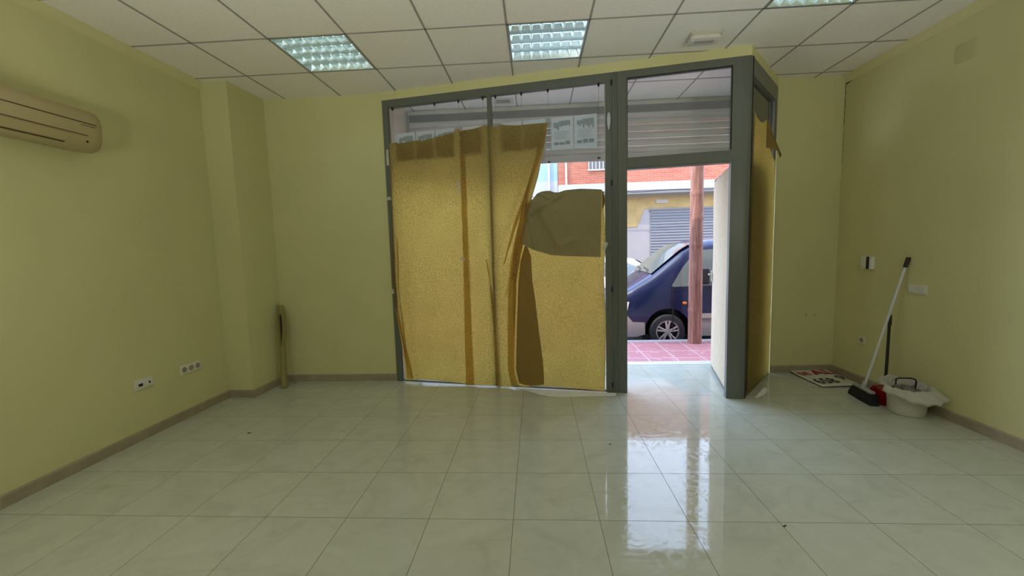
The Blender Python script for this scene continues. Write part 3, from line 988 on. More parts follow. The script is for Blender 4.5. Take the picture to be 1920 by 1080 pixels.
# ------------------------------------------------------------------ kraft roll leaning in the corner
kr = thing('kraft_paper_roll', 'rolled up brown kraft paper leaning in the corner beside the pillar', 'paper roll', (-2.69, 4.10, 0))
b0 = Vector((-2.690, 4.105, .002)); t0 = Vector((-2.760, 4.255, .865))
ax = (t0 - b0).normalized()
e1_ = ax.cross(Vector((0, 1, 0))).normalized(); e2_ = ax.cross(e1_)
def rollfn(a, b):
    th = a * PI * 4.2
    r = .033 - .003 * a
    r *= (1.0 - .18 * b)
    p = b0.lerp(t0, b) + (e1_ * math.cos(th) + e2_ * math.sin(th)) * r
    return tuple(p)
M['kraft_roll'] = mat('kraft_roll_paper', (.31, .265, .095), .75)
MB().grid(rollfn, 60, 20).build('roll', M['kraft_roll'], kr, smooth='all')
def loose(a, b):
    # outer turn opened towards the right near the top
    s = .50 + .44 * b
    op = max(0.0, math.sin((b ** .8) * PI * .88)) * .050
    p = b0.lerp(t0, s)
    th = -1.0 + a * 2.9
    c = p + Vector((op * .75, -.012 - op * .2, -.01))
    r = .030
    q = c + Vector((r * math.sin(th) * (.6 + .4 * b), -r * math.cos(th), 0))
    return tuple(q)
MB().grid(loose, 16, 24).build('loose_end', M['kraft_roll'], kr, smooth='all')
MB().prism([(-.0, .0), (.004, .30), (.022, .33), (.030, .26), (.026, .20), (.018, .12)], -.003, .003, 'y').xf(Matrix.Translation((-2.708, 4.135, .46))).build('shadowed_opening', mat('roll_inside_shade', (.05, .028, .018), .8), kr)  # dark piece painted as the shade inside the loose roll

# ------------------------------------------------------------------ broom, dustpan, bucket, sign
bh = Vector((2.835, 3.655, 0))
br = thing('broom', 'broom with black bristles and pale grey handle leaning on right wall', 'broom', tuple(bh), math.radians(82))
m = M['bristle'] = mat('black_bristles', (.012, .012, .016), .8)
M['broom_head'] = mat('grey_broom_head', (.42, .41, .40), .4)
mb = MB()
rows = [((-.155, .155), (-.034, .034), .0), ((-.150, .150), (-.034, .036), .03), ((-.125, .125), (-.022, .022), .085), ((-.118, .118), (-.018, .018), .095)]
rings = []
for (x0, x1), (y0, y1), z in rows:
    rings.append([mb.bm.verts.new(p) for p in ((x0, y0, z), (0, y0 - .004, z), (x1, y0, z), (x1, y1, z), (0, y1 + .004, z), (x0, y1, z))])
for A_, B_ in zip(rings, rings[1:]):
    for k in range(6):
        mb.bm.faces.new((A_[k], A_[(k + 1) % 6], B_[(k + 1) % 6], B_[k]))
mb.bm.faces.new(rings[0][::-1]); mb.bm.faces.new(rings[-1])
local(br, mb, 'bristles', M['bristle'])
mb = MB().box(-.122, -.021, .092, .122, .021, .112).bevel(.006)
local(br, mb, 'head', M['broom_head'], True)
local(br, MB().tube([(0, 0, .108), (.01, -.012, .165)], [.019, .017], 14), 'socket', M['broom_head'], True)
rb = basis(br).inverted()
p0_ = Vector((2.838, 3.652, .12)); p1_ = Vector((3.117, 3.630, 1.235))
MB().tube([tuple(p0_), tuple(p0_.lerp(p1_, .93))], .0115, 14).build('handle', mat('pale_grey_metal_pole', (.62, .64, .62), .3), br, smooth=True)
MB().tube([tuple(p0_.lerp(p1_, .925)), tuple(p0_.lerp(p1_, .94)), tuple(p1_)], [.014, .0155, .0155], 14).build('end_cap', M['black'], br, smooth=True)

dp = thing('dustpan', 'red long handled dustpan standing between broom and bucket', 'dustpan', (2.94, 3.585, 0))
m = M['red'] = mat('red_plastic', (.30, .010, .012), .35)
mb = MB()
mb.prism([(2.888, 3.66), (2.892, 3.512), (3.0, 3.512), (2.99, 3.66)], .0, .006)
mb.prism([(2.889, 3.66), (2.99, 3.66), (2.99, 3.652), (2.889, 3.65)], .0, .11)
a = [(2.895, 3.64, .135), (2.897, 3.52, .115), (3.00, 3.52, .115), (2.985, 3.65, .14)]
bt = [(2.888, 3.655, .004), (2.892, 3.512, .004), (3.0, 3.512, .004), (2.99, 3.66, .004)]
for k in range(4):
    kk = (k + 1) % 4
    mb.quad(bt[k], bt[kk], a[kk], a[k])
mb.quad(*a)
mb.build('pan', M['red'], dp)
MB().tube([(2.975, 3.61, .12), (2.982, 3.615, .30), (3.01, 3.645, .742)], [.0115, .0115, .0105], 12).build('handle', M['black'], dp, smooth=True)
MB().tube([(3.0036, 3.635, .66), (3.0105, 3.6455, .748)], .0135, 12).build('grip', M['black'], dp, smooth=True)

bk = thing('bucket', 'round white plastic bucket lined with a white bin bag', 'bucket', (2.955, 3.375, 0))
local(bk, MB().lathe([(.001, .003), (.108, .003), (.112, 0), (.116, .006), (.122, .10), (.130, .195), (.134, .20), (.126, .20), (.118, .10), (.108, .008), (.001, .008)], 48, caps=False), 'tub', mat('white_bucket_plastic', (.60, .60, .52), .4), 'all')
hp = [(.095, .0 + .075 * 0, .20)]
arc = [(-.045 + .0 * k, 0, 0) for k in range(2)]
local(bk, MB().tube([(-.03, .075, .20), (-.034, .070, .252), (-.02, .066, .262), (.055, .040, .268), (.078, .030, .262), (.086, .026, .245), (.082, .030, .17)], .0065, 10), 'handle', M['black'], True)

bg_ = thing('bin_bag', 'translucent white bin bag folded out over the bucket rim', 'bag', (2.955, 3.375, .2))
m = M['bag'] = paper_mat('thin_white_bag', (.66, .66, .60), (.7, .7, .64), .35, .05, 14)
def bag(a, b):
    th = a * 2 * PI
    c, s = math.cos(th), math.sin(th)
    # profile: inside the bucket -> over the rim -> skirt falling outside
    prof = [(.100, -.06), (.120, -.01), (.132, .016), (.155, .020), (.185, .0), (.205, -.022), (.197, -.036)]
    t = b * (len(prof) - 1)
    k = min(int(t), len(prof) - 2)
    r = prof[k][0] + (prof[k + 1][0] - prof[k][0]) * (t - k)
    z = prof[k][1] + (prof[k + 1][1] - prof[k][1]) * (t - k)
    out = max(0, r - .134) / .08
    # towards the camera and along the wall the skirt is longest
    dirf = .5 + .5 * math.cos(th - math.radians(-100))
    r += out * (.050 * dirf - .030) + .020 * out * noise.noise((c * 3, s * 3, 4)) * 2
    z += out * (-.034 * dirf + .060 * (1 - dirf)) + .018 * out * noise.noise((c * 2.3, s * 2.3, 1))
    z += .014 * noise.noise((c * 7, s * 7, b * 4)) * min(1, b * 3) + .006 * noise.noise((c * 18, s * 18, b * 9))
    r += .012 * noise.noise((c * 8, s * 8, b * 5 + 3)) + .006 * noise.noise((c * 20, s * 20, b * 6))
    back = max(0, math.cos(th - math.radians(150)))
    z += .040 * out * back
    r -= .025 * out * back
    x, y = r * c, r * s
    x = min(x, XR - .02 - 2.955)
    if s < -.55 and c > 0:      # corner of the bag pulled out along the wall
        y -= .05 * out * (-s - .55)
    return (x, y, z)
local(bg_, MB().grid(bag, 96, 30), 'bag_skirt', M['bag'], 'all')
def knot(mb):
    return mb
rb_ = thing('rubbish', 'crumpled grey rubbish inside the lined bucket', 'rubbish', (2.955, 3.375, .12))
mb = MB()
bmesh.ops.create_icosphere(mb.bm, subdivisions=4, radius=.095)
for v in mb.bm.verts:
    f = 1 + .35 * noise.noise(v.co * 26) + .2 * noise.noise(v.co * 55)
    v.co = Vector((v.co.x * f * 1.0, v.co.y * f * 1.0, v.co.z * f * .85 + .015))
m = mat('grey_brown_rubbish', rough=.6)
noisy(m, 22, .55, (.16, .14, .13))
local(rb_, mb, 'crumpled_pile', m, 'all')

sg = thing('for_rent_sign', 'white sign board with red and black lettering lying in the corner', 'sign', (2.70, 3.965, .006), math.radians(2))
M['sign'] = mat('white_sign_board', (.62, .61, .55), .45)
SWd, SHt = .385, .50
def sgz(x, y):
    return .006 + .018 * max(0, (x / SWd - .55)) ** 1.3 + .022 * max(0, y / SHt - .7) + .004 * math.sin(x * 9)
def sgfn(a, b):
    x = a * SWd; y = b * SHt
    return (x + .03 * b * 0, y - .0 + .05 * a * b, sgz(x, y))
ob = local(sg, MB().grid(sgfn, 16, 16), 'board', M['sign'], 'all')
sm_ = ob.modifiers.new('thickness', 'SOLIDIFY'); sm_.thickness = .003; sm_.offset = 0
def letters(txt, size, x, y, rot, mname, name, ysc=1.0, bold=.012):
    cu = bpy.data.curves.new('txt', 'FONT')
    cu.body = txt; cu.size = 1.0; cu.offset = bold
    to = bpy.data.objects.new('txt', cu)
    C.objects.link(to)
    dg = bpy.context.evaluated_depsgraph_get()
    me = bpy.data.meshes.new_from_object(to.evaluated_get(dg))
    bpy.data.objects.remove(to)
    mb = MB()
    mb.bm.from_mesh(me)
    bmesh.ops.subdivide_edges(mb.bm, edges=list(mb.bm.edges), cuts=0)
    mb.xf(Matrix.Translation((x, y, 0)) @ Matrix.Rotation(rot, 4, 'Z') @ Matrix.Diagonal((size, size * ysc, 1, 1)))
    for v in mb.bm.verts:
        v.co.z = sgz(v.co.x, v.co.y) + .0045
    return local(sg, mb, name, mname)
M['red_ink'] = mat('red_sign_ink', (.42, .015, .02), .5)
M['black_ink'] = mat('black_sign_ink', (.012, .012, .012), .5)
letters('SE', .12, .03, .33, math.radians(6), M['red_ink'], 'red_lettering', 1.0, .03)
letters('AL', .20, .175, .335, math.radians(6), M['red_ink'], 'red_lettering', .9, .03)
letters('658', .145, .03, .065, math.radians(5), M['black_ink'], 'black_number', 1.4, .018)
letters('9', .145, .305, .17, math.radians(0), M['black_ink'], 'black_number', 1.2, .018)

# daylight leak laid as a white sheet, film scrap and crumbs at the window foot
fb = thing('film_and_light_leak', 'white sheet laid as the daylight leak on the floor along the window foot', 'plastic film', SF(1.9, -.06) + (0,), SA)
def film_and_leak(a, b):  # outline of the daylight leaking in below the paper
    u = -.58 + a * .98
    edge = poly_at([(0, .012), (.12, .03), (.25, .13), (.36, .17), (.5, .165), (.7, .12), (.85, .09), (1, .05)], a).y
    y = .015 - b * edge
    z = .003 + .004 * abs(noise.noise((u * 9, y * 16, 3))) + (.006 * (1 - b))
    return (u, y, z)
local(fb, MB().grid(film_and_leak, 50, 10), 'film_and_leak', M['film_and_leak'], 'all')
fb = thing('film_and_light_leak', 'small white plastic scrap on floor below the angled side window', 'plastic film', (1.93, 3.74, 0), SA2)
local(fb, MB().grid(lambda a, b: (.0 + a * .34, -.03 - b * .05 * math.sin(.3 + a * 2.4), .003 + .006 * abs(noise.noise((a * 5, b * 3, 1)))), 20, 5), 'film_and_leak', M['film_and_leak'], 'all')
M['crumb'] = mat('dark_crumb', (.05, .04, .03), .8)
for x, y, s, lb in ((-2.30, 3.02, .012, 'small dark chip on the floor tiles left of centre'), (.50, 2.83, .008, 'tiny dark speck on the floor below the window mullion post'), (-2.66, 4.255, .01, 'tiny dark crumb beside the left front skirting'), (1.20, 1.98, .009, 'small dark chip on the floor tiles near the bottom right')):
    o = thing('floor_debris', lb, 'debris', (x, y, 0))
    mb = MB().box(-s, -s * .35, 0, s, s * .35, s * .35)
    mb.xf(Matrix.Rotation(.5, 4, 'Z'))
    local(o, mb, 'chip', M['crumb'])

# ------------------------------------------------------------------ street
ZS, ZR = -.25, -.47
m = M['pave'] = mat('red_paving', rough=.55)
v = coord(m)
bt_ = N(m, 'ShaderNodeTexBrick', Scale=1.0, offset=0.0)
bt_.inputs['Brick Width'].default_value = .40; bt_.inputs['Row Height'].default_value = .40
bt_.inputs['Mortar Size'].default_value = .006; bt_.inputs['Mortar Smooth'].default_value = .1
bt_.inputs['Color1'].default_value = (.40, .15, .15, 1); bt_.inputs['Color2'].default_value = (.44, .17, .165, 1); bt_.inputs['Mortar'].default_value = (.60, .46, .44, 1)
LK(m, v, bt_.inputs['Vector'])
wv = N(m, 'ShaderNodeTexVoronoi', Scale=9, feature='DISTANCE_TO_EDGE')
LK(m, v, wv.inputs['Vector'])
ln = ramp(m, wv.outputs[0], [(.0, (1, 1, 1)), (.045, (0, 0, 0))])
nz = N(m, 'ShaderNodeTexNoise', Scale=7, Detail=4)
LK(m, v, nz.inputs['Vector'])
ms = mth(m, 'MULTIPLY', ln, mth(m, 'GREATER_THAN', nz.outputs['Fac'], .55))
LK(m, mixc(m, mth(m, 'MULTIPLY', ms, .7), bt_.outputs['Color'], (.62, .52, .48)), BS(m).inputs['Base Color'])
struct(MB().box(-14, 4.93, ZS - .2, 18, 7.02, ZS).build('sidewalk', M['pave']))
m = mat('kerb_stone', rough=.7); noisy(m, 8, .15, (.36, .33, .32))
struct(MB().box(-14, 7.02, ZS - .25, 18, 7.17, ZS + .002).build('kerb', m))
m = mat('asphalt', rough=.85); noisy(m, 30, .3, (.27, .265, .26))
struct(MB().box(-14, 7.17, ZR - .2, 18, 13.2, ZR).build('road', m))
m = mat('grey_paving', rough=.8); noisy(m, 6, .12, (.34, .31, .29))
struct(MB().box(-14, 13.2, ZR - .2, 18, 14.5, ZS - .05).build('sidewalk_far', m))

po = thing('wooden_pole', 'round reddish brown wooden utility pole standing at the kerb', 'pole', (2.63, 6.92, ZS))
m = M['pole'] = mat('weathered_pole_wood', rough=.75)
n_ = N(m, 'ShaderNodeTexNoise', Scale=5, Detail=8, Roughness=.7, Distortion=.6)
LK(m, coord(m, scale=(7, 7, .5)), n_.inputs['Vector'])
LK(m, ramp(m, n_.outputs['Fac'], [(.3, (.135, .055, .035)), (.7, (.42, .25, .20)), (.5, (.27, .125, .09))]), BS(m).inputs['Base Color'])
bump(m, n_.outputs['Fac'], .4, .01)
def polefn(a, b):
    th = a * 2 * PI
    z = b * 7.0
    r = .108 - .0035 * z + .004 * noise.noise((math.cos(th) * 2, math.sin(th) * 2, z * .8))
    for kz, kt in ((.98, 2.6), (1.62, 4.2), (2.05, 5.4), (.55, 3.4), (2.45, 3.5), (3.1, 5)):
        r += .010 * math.exp(-((z - kz) / .025) ** 2) * (.5 + .5 * math.cos(th - kt))
    return (r * math.cos(th), r * math.sin(th), z)
local(po, MB().grid(polefn, 28, 220), 'shaft', M['pole'], 'all')

# opposite buildings
Y1 = 14.5
b1 = thing('building', 'building across the street with brick upper floor, ochre wall and garage shutter', 'building', (5, Y1, ZS))
m = M['render'] = mat('old_pinkish_render', rough=.85); noisy(m, 1.5, .08, (.27, .24, .225))
MB().box(.84, Y1, -.5, 16, Y1 + 1, 5.5).build('wall', M['render'], b1)
m = M['ochre'] = mat('peeling_ochre_paint', rough=.85); noisy(m, 3, .16, (.31, .21, .08))
mb = MB()   # ochre band above the door with a ragged lower edge
random.seed(5)
xs = [.86 + k * .12 for k in range(100)]
low = []
for x in xs:
    base = 2.02 if x < 3.55 else (2.64 if x > 3.75 else 2.02 + (x - 3.55) * 3.1)
    low.append(base + .03 * noise.noise((x * 6, 0, 0)))
for k in range(len(xs) - 1):
    mb.quad((xs[k], Y1 - .012, low[k]), (xs[k + 1], Y1 - .012, low[k + 1]), (xs[k + 1], Y1 - .012, 3.02), (xs[k], Y1 - .012, 3.02))
mb.build('ochre_band', M['ochre'], b1)
MB().box(.86, Y1 - .02, 3.00, 16, Y1 + .02, 3.12).build('upper_band', mat('dusty_ochre', (.26, .20, .13), .85), b1)
MB().box(.84, Y1 - .35, 3.22, 16, Y1 + .1, 3.48).build('ledge', mat('white_ledge_paint', (.42, .40, .385), .7), b1)
MB().box(.84, Y1 - .30, 3.12, 16, Y1 + .1, 3.22).build('ledge_soffit', mat('grey_ledge', (.30, .29, .28), .8), b1)
m = M['brick'] = mat('orange_brick', rough=.85)
bt_ = N(m, 'ShaderNodeTexBrick', Scale=1.0)
bt_.inputs['Brick Width'].default_value = .25; bt_.inputs['Row Height'].default_value = .062
bt_.inputs['Mortar Size'].default_value = .008
bt_.inputs['Color1'].default_value = (.34, .075, .04, 1); bt_.inputs['Color2'].default_value = (.42, .12, .065, 1); bt_.inputs['Mortar'].default_value = (.34, .19, .14, 1)
LK(m, coord(m, scale=(1, 1, 1)), bt_.inputs['Vector'])
sw = N(m, 'ShaderNodeSeparateXYZ'); cw = N(m, 'ShaderNodeCombineXYZ')
tcx = N(m, 'ShaderNodeTexCoord')
LK(m, tcx.outputs['Object'], sw.inputs[0]); LK(m, sw.outputs['X'], cw.inputs[0]); LK(m, sw.outputs['Z'], cw.inputs[1])
LK(m, cw.outputs[0], bt_.inputs['Vector'])
LK(m, bt_.outputs['Color'], BS(m).inputs['Base Color'])
MB().box(.84, Y1 - .06, 3.48, 16, Y1 + .1, 5.55).build('brick_parapet', M['brick'], b1)
m = M['gdoor'] = mat('grey_garage_slats', (.15, .147, .155), .55)
mb = MB()
z = ZS - .05
while z < 2.53:
    slat(mb, 3.97, 7.0, Y1 - .02, z, min(2.54, z + .085), .016, 4)
    mb.quad((3.97, Y1 - .02, z + .085), (7.0, Y1 - .02, z + .085), (7.0, Y1 - .008, z + .095), (3.97, Y1 - .008, z + .095))
    z += .095
gd = mb.build('garage_shutter', M['gdoor'], b1, smooth=True)
MB().box(3.92, Y1 - .03, 2.54, 7.05, Y1 + .01, 2.60).build('door_head_shadow', mat('shadow_line', (.12, .11, .11), .8), b1)
MB().box(4.15, Y1 - .03, 2.80, 4.55, Y1, 2.93).build('wall_plaque', mat('grey_plaque', (.30, .27, .22), .7), b1)
wd = MB().box(1.86, Y1 - .075, 4.0, 2.75, Y1 - .055, 4.95).build('window', mat('dim_window', (.16, .15, .15), .3), b1)
mb = MB()
for k in range(8):
    x = 1.88 + k * .12
    mb.tube([(x, Y1 - .10, 3.98), (x, Y1 - .10, 4.95)], .012, 6)
mb.box(1.84, Y1 - .11, 3.96, 2.77, Y1 - .07, 4.00)
mb.build('window_bars', mat('white_bars', (.62, .6, .58), .5), wd)
MB().tube([(1.11, Y1 - .12, 3.1), (1.11, Y1 - .12, 5.4)], .03, 8).build('drain_pipe', mat('white_pipe', (.68, .66, .64), .5), b1, smooth=True)
mb = MB()
mb.tube([(x, Y1 - .40, 3.17 + .02 * math.sin(x * 3.1)) for x in [.9 + .35 * k for k in range(32)]], .012, 6)
mb.build('wire', M['black'], b1)

b2 = thing('building', 'pale blue building across the street left of the brick one', 'building', (-4, Y1, ZS))
m = mat('pale_blue_paint', rough=.8); noisy(m, 2, .05, (.27, .38, .45))
MB().box(-14, Y1 - .02, 3.66, .83, Y1 + 1, 5.6).build('upper_wall', m, b2)
m = mat('white_wall_paint', rough=.8); noisy(m, 2, .05, (.40, .395, .39))
MB().box(-14, Y1 - .02, -.5, .83, Y1 + 1, 3.66).build('lower_wall', m, b2)
MB().tube([(.52, Y1 - .08, 3.0), (.52, Y1 - .08, 5.5)], .035, 8).build('drain_pipe', mat('white_pipe_b', (.68, .66, .64), .5), b2, smooth=True)
MB().tube([(-2 + .2 * k, Y1 - .25, 3.05 + .08 * math.sin(k * .45) + .03 * k * .5) for k in range(15)], .012, 6).build('wire', M['black'], b2)
MB().box(-2.2, Y1 - .05, 4.1, -1.2, Y1, 5.1).build('window', mat('dim_window_b', (.10, .13, .16), .2), b2)

# ------------------------------------------------------------------ vehicles
def loft_car(stations, yc, nrm=1):
    """stations: x, z_low, z_mid(belt), z_top, half width low, belt, top -> closed body"""
    def sect(x):
        S = stations
        if x <= S[0][0]:
            q = S[0]
        elif x >= S[-1][0]:
            q = S[-1]
        else:
            for s0, s1 in zip(S, S[1:]):
                if s0[0] <= x <= s1[0]:
                    t = (x - s0[0]) / (s1[0] - s0[0])
                    q = [a + (b - a) * t for a, b in zip(s0, s1)]
                    break
        return q
    def ring(x):
        _, zl, zm, zt, wl, wm, wt = sect(x)
        half = [(wl * .90, zl), (wl, zl + .06), (wl + (wm - wl) * .55, zl + (zm - zl) * .4), (wm, zl + (zm - zl) * .75), (wm * .985, zm),
                (wm + (wt - wm) * .55, zm + (zt - zm) * .6), (wt, zt - (zt - zm) * .12), (wt * .86, zt - (zt - zm) * .02), (wt * .45, zt + .012)]
        return half
    return sect, ring
def build_body(xs, ring, yc):
    mb = MB()
    rings = []
    for x in xs:
        h = ring(x)
        pts = [(x, yc - y, z) for y, z in h] + [(x, yc + y, z) for y, z in h[::-1]]
        rings.append([mb.bm.verts.new(p) for p in pts])
    n = len(rings[0])
    for A_, B_ in zip(rings, rings[1:]):
        for k in range(n):
            mb.bm.faces.new((A_[k], A_[(k + 1) % n], B_[(k + 1) % n], B_[k]))
    mb.bm.faces.new(rings[0]); mb.bm.faces.new(rings[-1][::-1])
    bmesh.ops.recalc_face_normals(mb.bm, faces=list(mb.bm.faces))
    return mb
def side_y(ring, x, z):
    h = ring(x)
    for (y0, z0), (y1, z1) in zip(h[1:], h[2:]):
        if z0 <= z <= z1:
            return y0 + (y1 - y0) * (z - z0) / max(1e-6, z1 - z0)
    return h[1][0] if z < h[1][1] else h[-1][0]
def side_patch(ring, yc, poly_top, poly_bot, off, n=24, nz=6, side=-1):
    """band between two (x,z) polylines laid on the side of the body"""
    def fn(a, b):
        p = poly_at(poly_top, a); q = poly_at(poly_bot, a)
        x = p.x + (q.x - p.x) * b; z = p.y + (q.y - p.y) * b
        return (x, yc + side * (side_y(ring, x, z) + off), z)
    return MB().grid(fn, n, nz)
def cut_arches(o, cutters):
    for c in cutters:
        mo = o.modifiers.new('arch', 'BOOLEAN')
        mo.operation = 'DIFFERENCE'; mo.object = c; mo.solver = 'EXACT'
    bpy.context.view_layer.update()
    dg = bpy.context.evaluated_depsgraph_get()
    me = bpy.data.meshes.new_from_object(o.evaluated_get(dg))
    old = o.data
    o.modifiers.clear()
    o.data = me
    for c in cutters:
        bpy.data.objects.remove(c)
def wheel(parent, x, y, z, r, rim_r, wdt, side):
    s = side
    t = MB().lathe([(rim_r, -wdt / 2), (r * .93, -wdt / 2), (r, -wdt * .32), (r, wdt * .32), (r * .93, wdt / 2), (rim_r, wdt / 2), (rim_r * .97, 0)], 40, 'y', (x, y, z), caps=False)
    T = t.build('wheel', M['tyre'], parent, smooth=True)
    mb = MB()
    yo = y + s * wdt * .42
    mb.lathe([(rim_r, s * wdt * .47), (rim_r * .90, s * wdt * .47), (rim_r * .88, s * wdt * .20)], 36, 'y', (x, y, z), caps=False)
    for k in range(5):
        a = 2 * PI * k / 5 + .3
        for da in (-.17, .17):
            c0 = Vector((x + .05 * math.cos(a + da), yo, z + .05 * math.sin(a + da)))
            c1 = Vector((x + rim_r * .92 * math.cos(a + da * 1.1), yo, z + rim_r * .92 * math.sin(a + da * 1.1)))
            mb.tube([tuple(c0), tuple(c1)], [.022, .017], 6)
    mb.lathe([(.062, s * wdt * .36), (.05, s * wdt * .50), (.02, s * wdt * .52)], 16, 'y', (x, y, z))
    mb.build('rim', M['rim'], T, smooth=True)
    MB().lathe([(.001, 0), (rim_r * .9, 0), (rim_r * .9, s * .01)], 24, 'y', (x, y, z)).build('brake_disc', M['black'], T)
M['tyre'] = mat('tyre_rubber', (.02, .021, .023), .7)
M['rim'] = mat('alloy_rim', (.42, .38, .36), .35, .5)
m = M['van'] = mat('dark_blue_car_paint', (.004, .008, .038), .25)
BS(m).inputs['Coat Weight'].default_value = .25; BS(m).inputs['Coat Roughness'].default_value = .03
M['taupe'] = mat('taupe_lower_paint', (.30, .26, .25), .35)
M['carglass'] = mat('tinted_car_glass', (.10, .115, .11), .04, 0, 1.6)
M['whitecar'] = mat('white_car_paint', (.62, .66, .68), .2)
M['lamp'] = mat('headlight_lens', (.66, .62, .60), .08)
M['orange'] = mat('orange_indicator', (.7, .16, .03), .3)

VY = 8.27   # centre line, near side about 7.4
ST = [(1.24, -.16, .18, .30, .60, .66, .60), (1.32, -.24, .24, .40, .78, .80, .70), (1.50, -.26, .34, .52, .85, .86, .74), (1.75, -.26, .44, .66, .865, .875, .75),
      (2.08, -.26, .56, .86, .87, .88, .74), (2.30, -.26, .60, 1.04, .87, .88, .72), (2.62, -.26, .62, 1.30, .87, .88, .70), (2.82, -.26, .63, 1.41, .87, .88, .69), (3.15, -.26, .64, 1.47, .87, .88, .69),
      (4.2, -.26, .66, 1.50, .87, .88, .69), (5.5, -.26, .66, 1.47, .87, .88, .68), (5.78, -.24, .66, 1.40, .85, .86, .66), (5.86, -.18, .60, 1.25, .80, .82, .62)]
van = thing('van', 'dark blue van with taupe lower panels parked at the kerb', 'van', (3.5, VY, ZR))
sect, ring = loft_car(ST, VY)
xs = sorted(set([s[0] for s in ST] + [1.24 + .07 * k for k in range(66)]))
body = build_body(xs, ring, VY).build('body', M['van'], van, smooth=True)
WX, WZ, WR = 2.335, ZR + .313, .313
cuts = []
for x in (WX, 5.0):
    c = MB().lathe([(.40, VY - 1.1), (.40, VY - .58)], 40, 'y', (x, 0, WZ + .02)).build('cut', M['black'])
    c2 = MB().lathe([(.40, VY + .58), (.40, VY + 1.1)], 40, 'y', (x, 0, WZ + .02)).build('cut', M['black'])
    cuts += [c, c2]
for c in cuts:
    c.parent = None
cut_arches(body, cuts)
for x in (WX, 5.0):
    MB().lathe([(.395, VY - .84), (.395, VY - .60), (.001, VY - .60)], 30, 'y', (x, 0, WZ + .02), caps=False).build('arch_liner', M['black'], van)
    wheel(van, x, VY - .78, WZ, WR, .205, .20, -1)
    wheel(van, x, VY + .78, WZ, WR, .205, .20, 1)
# lower panels
def lower_band(x0, x1, zt):
    P = [(x0 + (x1 - x0) * k / 12, zt) for k in range(13)]
    Q = [(x0 + (x1 - x0) * k / 12, -.25) for k in range(13)]
    return P, Q
P, Q = [(2.78, .165), (4.55, .175)], [(2.74, -.24), (4.60, -.24)]
side_patch(ring, VY, P, Q, .006).build('lower_panel', M['taupe'], van, smooth='all')
P, Q = [(1.27, .17), (1.45, .17), (1.62, .15), (1.72, .03), (1.93, .02)], [(1.30, -.23), (1.5, -.24), (1.7, -.24), (1.8, -.24), (1.94, -.20)]
side_patch(ring, VY, P, Q, .006, 30, 8).build('front_bumper', M['taupe'], van, smooth='all')
MB().box(2.76, VY - .90, .06, 4.58, VY - .875, .085).build('side_moulding', mat('dark_moulding', (.12, .10, .10), .5), van)
MB().box(1.24, VY - .65, -.2, 1.26, VY + .65, .16).build('front_grille', M['taupe'], van)
MB().box(1.9, VY - .80, -.30, 5.6, VY + .80, -.22).build('underbody', M['black'], van)
# windscreen
def wsfn(a, b):
    x = 2.10 + (2.80 - 2.10) * b
    q = sect(x)
    y = (a - .5) * 2 * q[6] * .93
    return (x - .010, VY + y, q[3] + .016 - .012 * abs(a - .5) * 2)
MB().grid(wsfn, 10, 10).build('windscreen', M['carglass'], van, smooth='all')
for y0 in (-.45, .1):
    MB().tube([(2.05, VY + y0, .875), (2.12, VY + y0 + .1, .935), (2.16, VY + y0 + .55, .965)], .010, 6).build('wiper', M['black'], van)
side_patch(ring, VY, [(2.40, .66), (2.62, 1.00), (2.88, 1.28), (3.30, 1.30)], [(2.43, .645), (2.6, .65), (2.9, .655), (3.30, .66)], .006, 20, 8).build('side_window', M['carglass'], van, smooth='all')
side_patch(ring, VY, [(3.42, 1.30), (4.3, 1.33)], [(3.42, .67), (4.3, .68)], .006, 12, 8).build('side_window', M['carglass'], van, smooth='all')
side_patch(ring, VY, [(4.42, 1.33), (5.5, 1.28)], [(4.42, .69), (5.5, .69)], .006, 12, 8).build('side_window', M['carglass'], van, smooth='all')
side_patch(ring, VY, [(2.405, .66), (2.425, .66)], [(2.415, -.24), (2.435, -.24)], .008, 2, 10).build('door_seam', M['black'], van)
side_patch(ring, VY, [(3.35, 1.32), (3.37, 1.32)], [(3.35, -.24), (3.37, -.24)], .008, 2, 10).build('door_seam', M['black'], van)
side_patch(ring, VY, [(2.40, .60), (3.35, .64)], [(2.40, .585), (3.35, .625)], .012, 12, 1).build('window_seal', M['black'], van)
MB().lathe([(.001, 0), (.038, 0), (.034, .014), (.001, .018)], 20, 'y', (2.62, 0, 0)).xf(Matrix.Translation((0, VY - .895, .36)) @ Matrix.Diagonal((1, -1, .62, 1))).build('indicator', M['orange'], van, smooth=True)
side_patch(ring, VY, [(1.30, .34), (1.50, .40), (1.66, .395)], [(1.30, .17), (1.50, .19), (1.62, .22)], .008, 14, 5).build('headlight', M['lamp'], van, smooth='all')
mb = MB().box(2.80, VY - 1.08, .70, 2.98, VY - .92, .98).bevel(.035, 3)
mr = mb.build('mirror', M['black'], van, smooth='all')
MB().box(2.86, VY - .95, .70, 2.95, VY - .80, .76).bevel(.01).build('mirror_arm', M['black'], mr)
MB().box(3.18, VY - .915, .45, 3.30, VY - .885, .49).bevel(.008).build('door_handle', M['van'], van)

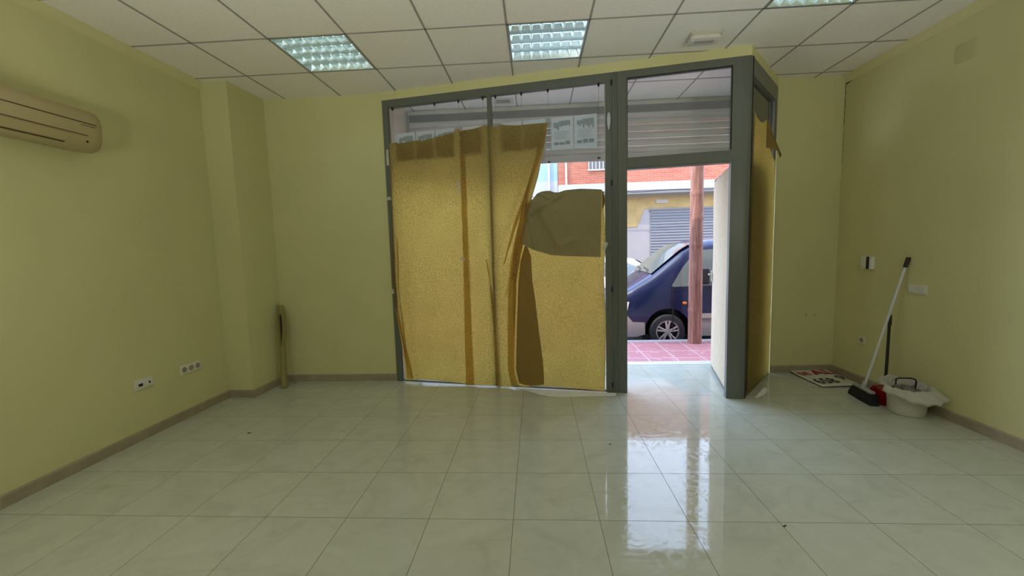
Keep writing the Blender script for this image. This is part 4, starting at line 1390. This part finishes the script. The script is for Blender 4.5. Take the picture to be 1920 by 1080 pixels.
CY2 = 12.0
ST2 = [(-.85, -.18, .22, .30, .60, .70, .60), (-.78, -.28, .30, .45, .78, .80, .66), (-.2, -.30, .40, .52, .84, .86, .70), (.30, -.30, .45, .60, .85, .87, .70), (.85, -.30, .50, .98, .85, .87, .60),
       (1.25, -.30, .52, 1.07, .85, .87, .58), (2.2, -.30, .54, 1.09, .85, .87, .58), (2.72, -.30, .56, 1.02, .85, .86, .56), (3.05, -.28, .56, .82, .84, .84, .56), (3.28, -.26, .48, .58, .80, .80, .62), (3.34, -.18, .35, .44, .7, .7, .6)]
car = thing('car', 'white hatchback parked on far side of the street behind the van', 'car', (1.3, CY2, ZR))
sect2, ring2 = loft_car(ST2, CY2)
xs = sorted(set([s[0] for s in ST2] + [-.85 + .08 * k for k in range(52)]))
body2 = build_body(xs, ring2, CY2).build('body', M['whitecar'], car, smooth=True)
cuts = []
for x in (0.0, 2.6):
    cuts.append(MB().lathe([(.36, CY2 - 1.1), (.36, CY2 - .60)], 32, 'y', (x, 0, ZR + .31)).build('cut', M['black']))
for c in cuts:
    c.parent = None
cut_arches(body2, cuts)
for x in (0.0, 2.6):
    wheel(car, x, CY2 - .76, ZR + .305, .305, .20, .19, -1)
    wheel(car, x, CY2 + .76, ZR + .305, .305, .20, .19, 1)
side_patch(ring2, CY2, [(.72, .60), (1.05, .93), (1.75, .97)], [(.70, .56), (1.05, .565), (1.75, .58)], .006, 14, 6).build('side_window', M['carglass'], car, smooth='all')
side_patch(ring2, CY2, [(1.82, .97), (2.45, .95), (2.80, .80)], [(1.82, .58), (2.45, .60), (2.78, .66)], .006, 14, 6).build('side_window', M['carglass'], car, smooth='all')
MB().grid(lambda a, b: (.36 + .46 * b, CY2 + (a - .5) * 1.15, sect2(.36 + .46 * b)[3] + .018), 8, 6).build('windscreen', M['carglass'], car, smooth='all')
MB().grid(lambda a, b: (2.78 + .40 * b, CY2 + (a - .5) * 1.0, sect2(2.78 + .40 * b)[3] + .018), 8, 6).build('rear_window', M['carglass'], car, smooth='all')
side_patch(ring2, CY2, [(3.05, .46), (3.26, .44)], [(3.08, .28), (3.28, .28)], .008, 4, 3).build('tail_light', M['red'], car, smooth='all')
MB().tube([(2.35, CY2, 1.08), (2.50, CY2, 1.35)], .006, 6).build('aerial', M['black'], car)
